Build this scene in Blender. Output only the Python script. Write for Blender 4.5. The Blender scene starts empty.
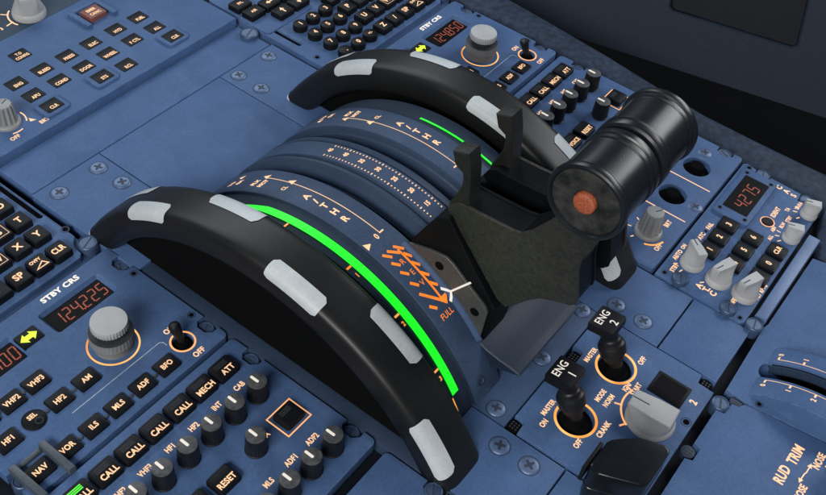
import bpy, bmesh, math, random
from mathutils import Vector, Matrix
random.seed(7)
PI = math.pi
SC = bpy.context.scene
COL = SC.collection
R = math.radians

# ------------------------------------------------------------------ materials
def new_mat(name):
    m = bpy.data.materials.new(name); m.use_nodes = True
    nt = m.node_tree; b = nt.nodes['Principled BSDF']
    return m, nt, b

def paint(name, c1, c2, rough=0.5, grain=1400, bump=0.25, patch=14, metallic=0.0, spec=0.5, dust=None, gc=.10, grime=0, edge_wear_light=None):
    """satin paint: slow tone drift, fine orange-peel grain, faint worn specks"""
    m, nt, b = new_mat(name)
    N, L = nt.nodes.new, nt.links.new
    tc = N('ShaderNodeTexCoord')
    n1 = N('ShaderNodeTexNoise'); n1.inputs['Scale'].default_value = patch; n1.inputs['Detail'].default_value = 5
    L(tc.outputs['Object'], n1.inputs['Vector'])
    r1 = N('ShaderNodeValToRGB'); r1.color_ramp.elements[0].position = .35; r1.color_ramp.elements[1].position = .68
    L(n1.outputs['Fac'], r1.inputs['Fac'])
    mx = N('ShaderNodeMix'); mx.data_type = 'RGBA'
    mx.inputs[6].default_value = (*c1, 1); mx.inputs[7].default_value = (*c2, 1)
    L(r1.outputs['Color'], mx.inputs[0])
    out = mx.outputs[2]
    n3 = N('ShaderNodeTexNoise'); n3.inputs['Scale'].default_value = grain * .45; n3.inputs['Detail'].default_value = 2
    L(tc.outputs['Object'], n3.inputs['Vector'])
    r3 = N('ShaderNodeMapRange'); r3.inputs[1].default_value = .3; r3.inputs[2].default_value = .7
    r3.inputs[3].default_value = 1-gc; r3.inputs[4].default_value = 1+gc
    L(n3.outputs['Fac'], r3.inputs[0])
    mu = N('ShaderNodeVectorMath'); mu.operation = 'SCALE'
    L(out, mu.inputs[0]); L(r3.outputs[0], mu.inputs['Scale']); out = mu.outputs[0]
    if grime:                       # handling marks: broad darker smudges and fine scratches of their own shape
        n5 = N('ShaderNodeTexNoise'); n5.inputs['Scale'].default_value = 34; n5.inputs['Detail'].default_value = 9; n5.inputs['Roughness'].default_value = .62; n5.inputs['Distortion'].default_value = .6
        L(tc.outputs['Object'], n5.inputs['Vector'])
        r5 = N('ShaderNodeMapRange'); r5.inputs[1].default_value = .42; r5.inputs[2].default_value = .66; r5.inputs[3].default_value = 1; r5.inputs[4].default_value = 1-grime
        L(n5.outputs['Fac'], r5.inputs[0])
        m5 = N('ShaderNodeVectorMath'); m5.operation = 'SCALE'; L(out, m5.inputs[0]); L(r5.outputs[0], m5.inputs['Scale']); out = m5.outputs[0]
        mp5 = N('ShaderNodeMapping'); mp5.inputs['Scale'].default_value = (1, 9, 4); mp5.inputs['Rotation'].default_value = (0, 0, .6); L(tc.outputs['Object'], mp5.inputs['Vector'])
        n6 = N('ShaderNodeTexNoise'); n6.inputs['Scale'].default_value = 95; n6.inputs['Detail'].default_value = 6; L(mp5.outputs[0], n6.inputs['Vector'])
        r6 = N('ShaderNodeMapRange'); r6.inputs[1].default_value = .66; r6.inputs[2].default_value = .74; r6.inputs[3].default_value = 0; r6.inputs[4].default_value = .3
        L(n6.outputs['Fac'], r6.inputs[0])
        m6 = N('ShaderNodeMix'); m6.data_type = 'RGBA'; m6.inputs[7].default_value = (.15, .21, .34, 1); L(r6.outputs[0], m6.inputs[0]); L(out, m6.inputs[6]); out = m6.outputs[2]
    if dust:
        n4 = N('ShaderNodeTexNoise'); n4.inputs['Scale'].default_value = dust[1]; n4.inputs['Detail'].default_value = 8; n4.inputs['Roughness'].default_value = .7
        L(tc.outputs['Object'], n4.inputs['Vector'])
        r4 = N('ShaderNodeValToRGB'); r4.color_ramp.elements[0].position = .56; r4.color_ramp.elements[1].position = .74
        r4.color_ramp.elements[1].color = (dust[2],) * 3 + (1,)
        L(n4.outputs['Fac'], r4.inputs['Fac'])
        m2 = N('ShaderNodeMix'); m2.data_type = 'RGBA'; m2.inputs[7].default_value = (*dust[0], 1)
        L(r4.outputs['Color'], m2.inputs[0]); L(out, m2.inputs[6]); out = m2.outputs[2]
    if edge_wear_light:                        # rubbed edges and edge highlights, both put into the colour, broken up by noise
        ge = N('ShaderNodeNewGeometry'); bv = N('ShaderNodeBevel'); bv.samples = 4; bv.inputs['Radius'].default_value = .0009
        dt = N('ShaderNodeVectorMath'); dt.operation = 'DOT_PRODUCT'; L(ge.outputs['Normal'], dt.inputs[0]); L(bv.outputs[0], dt.inputs[1])
        rw = N('ShaderNodeMapRange'); rw.inputs[1].default_value = .995; rw.inputs[2].default_value = .93; rw.inputs[3].default_value = 0; rw.inputs[4].default_value = 1
        L(dt.outputs['Value'], rw.inputs[0])
        n7 = N('ShaderNodeTexNoise'); n7.inputs['Scale'].default_value = 160; n7.inputs['Detail'].default_value = 6; L(tc.outputs['Object'], n7.inputs['Vector'])
        r7 = N('ShaderNodeMapRange'); r7.inputs[1].default_value = .42; r7.inputs[2].default_value = .62; r7.inputs[3].default_value = 0; r7.inputs[4].default_value = .75; L(n7.outputs['Fac'], r7.inputs[0])
        mw = N('ShaderNodeMath'); mw.operation = 'MULTIPLY'; L(rw.outputs[0], mw.inputs[0]); L(r7.outputs[0], mw.inputs[1])
        m7 = N('ShaderNodeMix'); m7.data_type = 'RGBA'; m7.inputs[7].default_value = (*edge_wear_light, 1); L(mw.outputs[0], m7.inputs[0]); L(out, m7.inputs[6]); out = m7.outputs[2]
    L(out, b.inputs['Base Color'])
    n2 = N('ShaderNodeTexNoise'); n2.inputs['Scale'].default_value = grain; n2.inputs['Detail'].default_value = 3
    L(tc.outputs['Object'], n2.inputs['Vector'])
    bp = N('ShaderNodeBump'); bp.inputs['Strength'].default_value = bump; bp.inputs['Distance'].default_value = .0003
    L(n2.outputs['Fac'], bp.inputs['Height']); L(bp.outputs['Normal'], b.inputs['Normal'])
    rr_ = N('ShaderNodeMapRange'); rr_.inputs[3].default_value = rough - .08; rr_.inputs[4].default_value = rough + .1
    L(n1.outputs['Fac'], rr_.inputs[0]); L(rr_.outputs[0], b.inputs['Roughness'])
    b.inputs['Metallic'].default_value = metallic
    b.inputs['Specular IOR Level'].default_value = spec
    return m

def glow(name, c, s=1.0, var=0.0, scale=60, c2=None):
    m, nt, b = new_mat(name)
    N, L = nt.nodes.new, nt.links.new
    b.inputs['Base Color'].default_value = (c[0]*.3, c[1]*.3, c[2]*.3, 1)
    b.inputs['Roughness'].default_value = .5
    b.inputs['Emission Color'].default_value = (*c, 1)
    b.inputs['Emission Strength'].default_value = s
    tc = N('ShaderNodeTexCoord'); n = N('ShaderNodeTexNoise'); n.inputs['Scale'].default_value = scale
    L(tc.outputs['Object'], n.inputs['Vector'])
    mr = N('ShaderNodeMapRange'); mr.inputs[1].default_value = .3; mr.inputs[2].default_value = .7
    mr.inputs[3].default_value = s*(1-var); mr.inputs[4].default_value = s*(1+var)
    L(n.outputs['Fac'], mr.inputs[0]); L(mr.outputs[0], b.inputs['Emission Strength'])
    if c2:
        mx = N('ShaderNodeMix'); mx.data_type = 'RGBA'; mx.inputs[6].default_value = (*c, 1); mx.inputs[7].default_value = (*c2, 1)
        L(mr.outputs[0], mx.inputs[0])
        m3 = N('ShaderNodeMapRange'); m3.inputs[1].default_value = .35; m3.inputs[2].default_value = .65
        L(n.outputs['Fac'], m3.inputs[0]); L(m3.outputs[0], mx.inputs[0]); L(mx.outputs[2], b.inputs['Emission Color'])
    return m

M = {}
M['blue'] = paint('panel_blue', (.058, .114, .252), (.074, .140, .298), .55, 1500, .3, 20, spec=.22, grime=.13, edge_wear_light=(.17, .24, .38), dust=((.13, .20, .35), 40, .25))
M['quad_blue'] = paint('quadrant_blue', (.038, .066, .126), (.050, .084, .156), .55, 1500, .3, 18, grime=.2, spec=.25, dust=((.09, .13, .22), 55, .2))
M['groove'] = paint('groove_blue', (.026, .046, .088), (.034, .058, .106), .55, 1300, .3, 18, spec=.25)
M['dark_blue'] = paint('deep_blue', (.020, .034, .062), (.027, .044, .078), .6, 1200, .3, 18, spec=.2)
M['body'] = paint('body_dark', (.005, .0075, .013), (.008, .011, .018), .6, 1200, .3, 18, spec=.1)
M['hood'] = paint('hood_shaded_blue', (.012, .021, .042), (.016, .027, .052), .5, 1500, .35, 18, spec=.3)  # shadow of the levers on the hood is put into this darker blue
M['plate_grey'] = paint('plate_grey', (.050, .053, .053), (.066, .068, .066), .45, 1100, .5, 40, spec=.4, gc=.12, dust=((.11, .10, .09), 220, .4))
M['switch_panel'] = paint('slate_blue', (.030, .052, .085), (.038, .062, .100), .55, 1500, .3, 20, spec=.2)
M['trim_blue'] = paint('trim_blue', (.042, .078, .165), (.054, .096, .195), .55, 1500, .35, 18, grime=.2, spec=.25)
M['bar'] = paint('light_blue_paint', (.10, .165, .32), (.125, .2, .37), .45, 1500, .3, 25)
M['key'] = paint('key_black', (.0055, .0065, .009), (.008, .0095, .0125), .42, 1800, .18, 40, spec=.14)
M['ann'] = paint('annunciator_grey', (.03, .033, .04), (.042, .046, .054), .45, 1500, .1, 60, spec=.2)
M['rubber'] = paint('wheel_black', (.0075, .0082, .0095), (.0105, .011, .011), .4, 900, .18, 22, spec=.36)
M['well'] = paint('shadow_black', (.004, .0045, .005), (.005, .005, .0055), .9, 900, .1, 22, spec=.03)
M['white'] = paint('white_mark', (.47, .51, .54), (.56, .60, .63), .5, 1600, .12, 45, gc=.05, dust=((.36, .38, .39), 210, .35))
M['grey_knob'] = paint('grey_knob', (.40, .41, .42), (.46, .47, .48), .48, 2200, .12, 60, gc=.03)
M['ribbed'] = paint('ribbed_grey', (.24, .25, .26), (.29, .30, .31), .42, 2200, .1, 60, gc=.03)
M['dark_knob'] = paint('dark_knob', (.008, .0085, .010), (.012, .013, .015), .4, 1800, .2, 60, spec=.35)
M['knob_top'] = paint('knob_top', (.05, .053, .058), (.09, .094, .10), .42, 1500, .4, 300)
M['mid_grey'] = paint('knob_skirt', (.17, .175, .18), (.22, .23, .235), .5, 1800, .12, 60, gc=.04)
M['screw'] = paint('screw_blue', (.085, .14, .265), (.125, .185, .32), .38, 1600, .3, 80, metallic=.25)
M['recess'] = paint('screw_slot', (.018, .03, .055), (.03, .045, .08), .6, 1600, .2, 80)
M['bolt'] = paint('fastener_blue', (.045, .08, .16), (.07, .115, .215), .38, 1500, .3, 90, metallic=.3)
M['lever'] = paint('lever_grey', (.019, .0195, .018), (.031, .031, .0275), .42, 800, 1.2, 12, spec=.4, gc=.22, dust=((.075, .073, .062), 420, .3))
M['lever_dark'] = paint('lever_black', (.006, .007, .009), (.009, .010, .0115), .55, 900, .5, 30, spec=.2)
M['arm_core'] = paint('arm_black_shaded', (.0035, .0042, .0055), (.005, .006, .0075), .5, 900, .5, 30, spec=.1)
M['fin'] = paint('fin_black', (.012, .0125, .012), (.019, .0195, .018), .45, 800, 1.0, 14, spec=.35, gc=.15)
M['grip'] = paint('grip_black', (.0085, .011, .0145), (.013, .016, .020), .3, 1200, .07, 30, spec=.4)
M['grip_face'] = paint('grip_end', (.006, .007, .007), (.040, .040, .037), .55, 500, 1.0, 130)
M['strip'] = paint('grip_strip', (.05, .052, .05), (.075, .075, .07), .4, 900, .3, 60)
M['orange_button'] = paint('orange_button', (.30, .070, .032), (.42, .11, .05), .45, 1900, 1.0, 900, gc=.2)
M['black_plastic'] = paint('glossy_black', (.006, .008, .011), (.009, .011, .014), .2, 700, .05, 20, spec=.4)
M['display'] = paint('display_glass', (.004, .0042, .005), (.006, .006, .007), .35, 300, .0, 20, spec=.06)
M['leather'] = paint('rail_leather', (.018, .029, .052), (.028, .043, .074), .6, 420, 1.0, 30, spec=.2, dust=((.06, .09, .15), 800, .55), gc=.35)
M['slate'] = paint('console_slate', (.014, .022, .040), (.0175, .0265, .047), .6, 1000, .3, 8, spec=.2)
M['pocket'] = paint('pocket_slate', (.008, .010, .0155), (.010, .0125, .019), .6, 1000, .3, 8, spec=.15)
M['red_key'] = paint('guard_red', (.16, .055, .045), (.21, .075, .06), .5, 1800, .3, 90)
M['gate'] = paint('gate_grey', (.055, .07, .09), (.075, .092, .115), .42, 1500, .3, 50)
M['line_grey'] = paint('line_grey', (.33, .42, .56), (.55, .62, .72), .5, 1500, .1, 300)
M['stud'] = paint('lamp_dot', (.02, .03, .05), (.03, .042, .065), .4, 1500, .1, 80)
M['legend'] = glow('legend_warm', (1.0, .60, .335), .95, .12, 120)
M['legend_white'] = glow('legend_white', (.95, .86, .76), .9, .10, 120)
M['ring'] = glow('ring_amber', (1.0, .30, .02), 1.0, .15, 45, (1.0, .53, .17))
M['peach'] = glow('ring_peach', (1.0, .46, .19), .95, .15, 60)
M['orange'] = glow('mark_orange', (1.0, .235, .022), .92, .08, 120)
M['green'] = glow('green_strip', (.012, .95, .022), 1.05, .02, 30)
M['green_lamp'] = glow('green_lamp', (.10, .95, .05), .95, .1, 80)
M['arrow'] = glow('arrow_yellow', (.72, .95, .035), .98, .1, 80)
M['digit'] = glow('digit_red', (.34, .062, .026), .8, .25, 250)
M['white_line'] = glow('index_white', (.9, .84, .76), .72, .05, 100)

# ------------------------------------------------------------------ objects; all geometry is written in millimetres
ORG = {}
def thing(name, label, cat, loc, group=None, kind=None):
    o = bpy.data.objects.new(name, None); COL.objects.link(o)
    o.location = Vector(loc) * .001
    o.empty_display_size = .01
    o['label'] = label; o['category'] = cat
    if group: o['group'] = group
    if kind: o['kind'] = kind
    ORG[o.name] = Vector(loc)
    return o

def obj(name, bm, mat, parent=None, sharp=38, label=None):
    bmesh.ops.remove_doubles(bm, verts=bm.verts, dist=1e-5)
    bmesh.ops.recalc_face_normals(bm, faces=bm.faces)
    org = ORG[root_of(parent).name] if parent else Vector((0, 0, 0))
    for v in bm.verts: v.co = (v.co - org) * .001
    me = bpy.data.meshes.new(name); bm.to_mesh(me); bm.free()
    for p in me.polygons: p.use_smooth = True
    me.set_sharp_from_angle(angle=R(sharp))
    me.materials.append(M[mat] if isinstance(mat, str) else mat)
    o = bpy.data.objects.new(name, me); COL.objects.link(o)
    if parent: o.parent = parent
    if label: o['label'] = label
    return o

def root_of(o):
    while o.parent: o = o.parent
    return o

def copy_tree(o, delta=None, parent=None):
    c = o.copy(); COL.objects.link(c)
    if parent: c.parent = parent
    if delta is not None:
        c.location = o.location + Vector(delta) * .001
        ORG[c.name] = ORG[o.name] + Vector(delta)
    for ch in [x for x in o.children]: copy_tree(ch, None, c)
    return c

def BM(): return bmesh.new()

# ------------------------------------------------------------------ shape helpers
def rr(cx, cy, w, d, r=1.5, n=4):
    pts = []
    r = min(r, w/2 - .01, d/2 - .01)
    for sx, sy, a0 in ((1, 1, 0), (-1, 1, 90), (-1, -1, 180), (1, -1, 270)):
        for i in range(n + 1):
            a = R(a0 + 90*i/n)
            pts.append((cx + sx*(w/2 - r) + r*math.cos(a), cy + sy*(d/2 - r) + r*math.sin(a)))
    return pts

def circ(cx, cy, r, n=32): return [(cx + r*math.cos(2*PI*i/n), cy + r*math.sin(2*PI*i/n)) for i in range(n)]

def area(p): return sum(p[i][0]*p[(i+1) % len(p)][1] - p[(i+1) % len(p)][0]*p[i][1] for i in range(len(p)))/2

def inset(pts, d):
    if area(pts) < 0: pts = pts[::-1]
    out = []; n = len(pts)
    for i in range(n):
        a, b, c = Vector(pts[i-1]), Vector(pts[i]), Vector(pts[(i+1) % n])
        e1 = (b-a); e2 = (c-b)
        if e1.length < 1e-9 or e2.length < 1e-9: out.append(tuple(b)); continue
        e1.normalize(); e2.normalize()
        n1 = Vector((-e1.y, e1.x)); n2 = Vector((-e2.y, e2.x))
        m = n1 + n2
        if m.length < 1e-6: m = n1.copy()
        m.normalize(); k = max(.35, m.dot(n1))
        out.append(tuple(b + m*(d/k)))
    return out

ID = lambda a, b, c: (a, b, c)
XM = lambda a, b, c: (c, a, b)          # (y, z) outline pushed along x

def prism(bm, pts, z0, z1, bev=.4, mp=ID, both=False):
    """solid from an outline, with chamfered top rim"""
    if area(pts) < 0: pts = pts[::-1]
    loops = []
    if both and bev: loops.append([mp(*p, z0) for p in inset(pts, bev)]); loops.append([mp(*p, z0 + bev) for p in pts])
    else: loops.append([mp(*p, z0) for p in pts])
    if bev:
        loops.append([mp(*p, z1 - bev) for p in pts])
        loops.append([mp(*p, z1 - bev*.3) for p in inset(pts, bev*.3)])
        loops.append([mp(*p, z1) for p in inset(pts, bev)])
    else: loops.append([mp(*p, z1) for p in pts])
    V = [[bm.verts.new(p) for p in l] for l in loops]
    n = len(pts)
    for a, b in zip(V, V[1:]):
        for i in range(n): bm.faces.new((a[i], a[(i+1) % n], b[(i+1) % n], b[i]))
    for l in (V[0], V[-1]):
        es = []
        for i in range(n):
            e = bm.edges.get((l[i], l[(i+1) % n])) or bm.edges.new((l[i], l[(i+1) % n])); es.append(e)
        if n <= 4: bm.faces.new(l)
        else: bmesh.ops.triangle_fill(bm, edges=es, use_beauty=True)

def plate(bm, pts, z0, z1, bev=.6, holes=()):
    """face plate with real openings; holes = (outline, depth, floor?)"""
    if area(pts) < 0: pts = pts[::-1]
    l0 = [bm.verts.new((*p, z0)) for p in pts]
    l1 = [bm.verts.new((*p, z1 - bev)) for p in pts]
    l2 = [bm.verts.new((*p, z1 - bev*.3)) for p in inset(pts, bev*.3)]
    l3 = [bm.verts.new((*p, z1)) for p in inset(pts, bev)]
    n = len(pts)
    for a, b in ((l0, l1), (l1, l2), (l2, l3)):
        for i in range(n): bm.faces.new((a[i], a[(i+1) % n], b[(i+1) % n], b[i]))
    es = [bm.edges.get((l3[i], l3[(i+1) % n])) for i in range(n)]
    for h in holes:
        hp, dep = h[0], h[1]; sl = h[2] if len(h) > 2 else .3
        if area(hp) < 0: hp = hp[::-1]
        k = len(hp)
        a = [bm.verts.new((*p, z1)) for p in inset(hp, -.3)]
        b = [bm.verts.new((*p, z1 - .35)) for p in hp]
        c = [bm.verts.new((*p, z1 - dep)) for p in inset(hp, sl)]
        es += [bm.edges.new((a[i], a[(i+1) % k])) for i in range(k)]
        for s, t in ((a, b), (b, c)):
            for i in range(k): bm.faces.new((s[i], s[(i+1) % k], t[(i+1) % k], t[i]))
        bm.faces.new(c)
    bmesh.ops.triangle_fill(bm, edges=es, use_beauty=True)

def lathe(bm, cx, cy, prof, n=32, flute=0, depth=0, mat=None, cap=True, zr=None):
    """profile of (r, z); flute = number of ribs between zr heights"""
    rows = []
    for r, z in prof:
        row = []
        for i in range(n):
            a = 2*PI*i/n; q = r
            if flute and (zr is None or zr[0] <= z <= zr[1]): q = r - depth*(.5 - .5*math.cos(a*flute))**.7
            p = Vector((q*math.cos(a), q*math.sin(a), z))
            if mat is not None: p = mat @ p
            else: p = p + Vector((cx, cy, 0))
            row.append(bm.verts.new(p))
        rows.append(row)
    for a, b in zip(rows, rows[1:]):
        for i in range(n): bm.faces.new((a[i], a[(i+1) % n], b[(i+1) % n], b[i]))
    if cap: bm.faces.new(rows[-1]); bm.faces.new(rows[0])

def axis_mat(p0, p1):
    p0, p1 = Vector(p0), Vector(p1)
    q = Vector((0, 0, 1)).rotation_difference((p1 - p0).normalized())
    return Matrix.Translation(p0) @ q.to_matrix().to_4x4()

def ring(bm, cx, cy, r0, r1, z, h=.25, a0=0, a1=360, n=48):
    full = abs(a1 - a0) >= 360
    k = n if full else max(6, int(n*abs(a1-a0)/360))
    L = []
    for i in range(k + (0 if full else 1)):
        a = R(a0 + (a1-a0)*i/k); c, s = math.cos(a), math.sin(a)
        L.append([bm.verts.new((cx+q*c, cy+q*s, zz)) for q, zz in ((r0, z), (r0, z+h), (r1, z+h), (r1, z))])
    m = len(L)
    for i in range(m if full else m-1):
        a, b = L[i], L[(i+1) % m]
        for j in range(4): bm.faces.new((a[j], b[j], b[(j+1) % 4], a[(j+1) % 4]))

def stroke(bm, pts, w, mp, closed=False, h=0):
    P = [Vector(p) for p in pts]; n = len(P); L = []
    for i in range(n):
        if closed: a, c = P[i-1], P[(i+1) % n]
        else: a, c = P[max(i-1, 0)], P[min(i+1, n-1)]
        b = P[i]
        d1 = (b-a).normalized() if (b-a).length > 1e-9 else (c-b).normalized()
        d2 = (c-b).normalized() if (c-b).length > 1e-9 else d1
        n1 = Vector((-d1.y, d1.x)); n2 = Vector((-d2.y, d2.x)); m = (n1+n2)
        m = m.normalized() if m.length > 1e-6 else n1
        k = max(.4, m.dot(n1))
        o = m*(w/2/k)
        L.append((bm.verts.new(mp(*(b+o))), bm.verts.new(mp(*(b-o)))))
    for i in range(n if closed else n-1):
        a, b = L[i], L[(i+1) % n]
        bm.faces.new((a[0], a[1], b[1], b[0]))

def flatpoly(bm, pts, mp):
    v = [bm.verts.new(mp(*p)) for p in pts]
    if len(v) <= 4: bm.faces.new(v)
    else:
        es = [bm.edges.new((v[i], v[(i+1) % len(v)])) for i in range(len(v))]
        bmesh.ops.triangle_fill(bm, edges=es, use_beauty=True)

def dense(a, b, n=12): return [(a[0]+(b[0]-a[0])*i/n, a[1]+(b[1]-a[1])*i/n) for i in range(n+1)]

_tc = {}
def glyphs(s, bold=.018):
    bold = bold + .007; k = (s, bold)
    if k not in _tc:
        cu = bpy.data.curves.new('tmp', 'FONT'); cu.body = s; cu.size = 1; cu.align_x = 'LEFT'
        cu.offset = bold; cu.resolution_u = 3; cu.space_character = 1.06
        ob = bpy.data.objects.new('tmp', cu); COL.objects.link(ob)
        bpy.context.view_layer.update()
        me = bpy.data.meshes.new_from_object(ob.evaluated_get(bpy.context.evaluated_depsgraph_get()))
        vs = [(v.co.x, v.co.y) for v in me.vertices]; fs = [tuple(p.vertices) for p in me.polygons]
        bpy.data.objects.remove(ob); bpy.data.curves.remove(cu); bpy.data.meshes.remove(me)
        x0 = min(v[0] for v in vs); x1 = max(v[0] for v in vs)
        _tc[k] = ([(v[0]-(x0+x1)/2, v[1]) for v in vs], fs, x1-x0)
    return _tc[k]

CAP = .70
def txt(bm, s, x, y, h, mp, rot=0, xs=.86, w=None, bold=.018):
    """lettering centred on x, y with capital height h"""
    vs, fs, wd = glyphs(s, bold)
    h *= 1.06; k = h/CAP; kx = k*xs if w is None else w/wd
    c, sn = math.cos(R(rot)), math.sin(R(rot))
    V = []
    for a, b in vs:
        u, v = a*kx, (b - CAP/2)*k
        V.append(bm.verts.new(mp(x + u*c - v*sn, y + u*sn + v*c)))
    for f in fs:
        try: bm.faces.new([V[i] for i in f])
        except ValueError: pass

def flat(z): return lambda x, y: (x, y, z)

SEG = {'0': 'abcdef', '1': 'bc', '2': 'abged', '3': 'abgcd', '4': 'fgbc', '5': 'afgcd', '6': 'afgedc', '7': 'abc', '8': 'abcdefg', '9': 'abcdfg'}
def seven(bm, s, x0, y, w, h, pitch, z, sw=.75, slant=.12):
    x = x0
    for ch in s:
        if ch == '.':
            q = x - pitch + w + .25; e = sw*1.3
            flatpoly(bm, [(q, y-h/2-.3), (q+e, y-h/2-.3), (q+e, y-h/2-.3+e), (q, y-h/2-.3+e)], flat(z)); continue
        g = .25
        S = {'a': ((0, h/2), (w, h/2)), 'b': ((w, h/2), (w, 0)), 'c': ((w, 0), (w, -h/2)), 'd': ((0, -h/2), (w, -h/2)),
             'e': ((0, 0), (0, -h/2)), 'f': ((0, h/2), (0, 0)), 'g': ((0, 0), (w, 0))}
        for k in SEG[ch]:
            (ax, ay), (bx, by) = S[k]
            d = Vector((bx-ax, by-ay)).normalized()*g
            stroke(bm, [(x+ax+d.x+slant*ay, y+ay+d.y), (x+bx-d.x+slant*by, y+by-d.y)], sw, flat(z))
        x += pitch

def label(parent, s, x, y, h, mat='legend', z=.06, **k):
    bm = BM(); txt(bm, s, x, y, h, flat(z), **k); return obj('lettering', bm, mat, parent)
def tick(parent, pts, w, z=.1, mat='legend'):
    bm = BM(); stroke(bm, pts, w, flat(z)); return obj('tick_mark', bm, mat, parent)

# ------------------------------------------------------------------ small parts used on the panels
def add_screw(x, y, z, parent, r=5.7, ang=20):
    bm = BM(); lathe(bm, x, y, [(r+.5, z-.4), (r+.4, z+.3), (r-.3, z+.9), (r-1.4, z+1.2)], 28)
    s = obj('screw', bm, 'screw', parent)
    b2 = BM()
    for a in (ang, ang+90):
        c, t = math.cos(R(a)), math.sin(R(a)); L_, W = r*.58, r*.15
        prism(b2, [(x+c*u-t*v, y+t*u+c*v) for u, v in ((-L_, -W), (L_, -W), (L_, W), (-L_, W))], z+.9 + (.03 if a > ang else 0), z+1.26 + (.03 if a > ang else 0), 0)
    lathe(b2, x, y, [(r*.3, z+.9), (r*.3, z+1.33)], 12)
    ring(b2, x, y, r+.35, r+1.0, z, .06, n=32)
    obj('cross_slot', b2, 'recess', s)

def add_bolt(x, y, z, parent, r=5.2, h=4.5, ang=None):
    r *= 1.16
    a = random.uniform(0, 180) if ang is None else ang
    bm = BM(); lathe(bm, x, y, [(r, z-4), (r, z+h-1), (r-.5, z+h-.2), (r-1.0, z+h), (r-1.3, z+h-.1), (r-1.5, z+h-.6), (.1, z+h-.6)], 28)
    s = obj('fastener', bm, 'bolt', parent)
    b2 = BM(); c, t = math.cos(R(a)), math.sin(R(a)); q = r-1.7
    prism(b2, [(x+c*u-t*v, y+t*u+c*v) for u, v in ((-q, -.5), (q, -.5), (q, .5), (-q, .5))], z+h-1, z+h-.5, 0)
    obj('slot', b2, 'recess', s)

def add_hole(x, y, z, parent, r=2.8):
    bm = BM(); lathe(bm, x, y, [(r, z-.4), (r, z+.12), (r-.5, z+.16), (r*.8, z-.3)], 24)
    o = obj('screw_recess', bm, 'recess', parent)
    b = BM(); lathe(b, x, y, [(r*.62, z-.4), (r*.62, z+.05), (r*.5, z+.12)], 12); obj('screw_tip', b, 'well', o)

def key(parent, x, y, w, d, z, h, text, th=2.6, name='key', mat='key', rad=1.2, ty=0, tx=0, lines=None, bars=None, xs=.86, frame=False, taper=.5, tm='legend', bold=.018, tw=None):
    bm = BM()
    prism(bm, rr(x, y, w, d, rad), z-1.5, z+h, taper)
    k = obj(name, bm, mat, parent)
    b = BM(); zz = z+h+.05
    if lines:
        for i, (s, dy, hh) in enumerate(lines): txt(b, s, x+tx, y+dy, hh, flat(zz), xs=xs, bold=bold)
    elif text: txt(b, text, x+tx, y+ty, th, flat(zz), xs=xs, bold=bold, w=tw)
    if frame: stroke(b, [(x-w*.36, y-d*.36), (x+w*.36, y-d*.36), (x+w*.36, y+d*.36), (x-w*.36, y+d*.36)], .35, flat(zz), True)
    if len(b.verts): obj('legend', b, tm, k)
    else: b.free()
    if bars:
        b = BM()
        for i in range(3): prism(b, rr(x-.5, y+d*.20+(i-1)*1.25, w*.56, .75, .1, 1), z+h, z+h+.12, 0)
        obj('lamp_bars', b, bars, k)
    return k

def volume_knob(parent, x, y, z=0, h=15):
    bm = BM()
    lathe(bm, x, y, [(6.7, z), (6.7, z+.8), (6.5, z+1), (6.0, z+h-1.2), (5.8, z+h-.5)], 60, 20, .3, zr=(z+.9, z+h-1))
    k = obj('volume_knob', bm, 'dark_knob', parent)
    bm = BM(); lathe(bm, x, y, [(5.8, z+h-.5), (5.7, z+h-.15), (5.2, z+h), (.1, z+h)], 40); obj('knob_cap', bm, 'knob_top', k)
    bm = BM(); prism(bm, [(p[0], p[1]) for p in rr(x-.2, y+1.9, 1.7, 6.2, .7, 3)], z+h, z+h+.2, .05); obj('pointer', bm, 'white_line', k)
    return k

def ribbed_knob(parent, x, y, r=9, h=17, z=0, ang=0, name='dimmer_knob'):
    bm = BM()
    lathe(bm, x, y, [(r+1.8, z), (r+1.8, z+1.6), (r+1.2, z+2.4), (r+.3, z+3)], 48)
    k = obj(name, bm, 'ribbed', parent)
    bm = BM()
    lathe(bm, x, y, [(r, z+2), (r, z+3), (r*.84, z+h-.8), (r*.8, z+h)], 112, 14, 1.5)
    obj('ribbed_grip', bm, 'ribbed', k)
    bm = BM(); lathe(bm, x, y, [(r*.72, z+h-.4), (r*.70, z+h+.3), (r*.6, z+h+.5)], 40); obj('knob_cap', bm, 'ribbed', k)
    bm = BM(); c, s = math.cos(R(ang)), math.sin(R(ang))
    prism(bm, [(x+c*u-s*v, y+s*u+c*v) for u, v in ((0, -.35), (r*.62, -.35), (r*.62, .35), (0, .35))], z+h+.3, z+h+.62, 0)
    obj('pointer', bm, 'recess', k)
    return k

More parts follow.
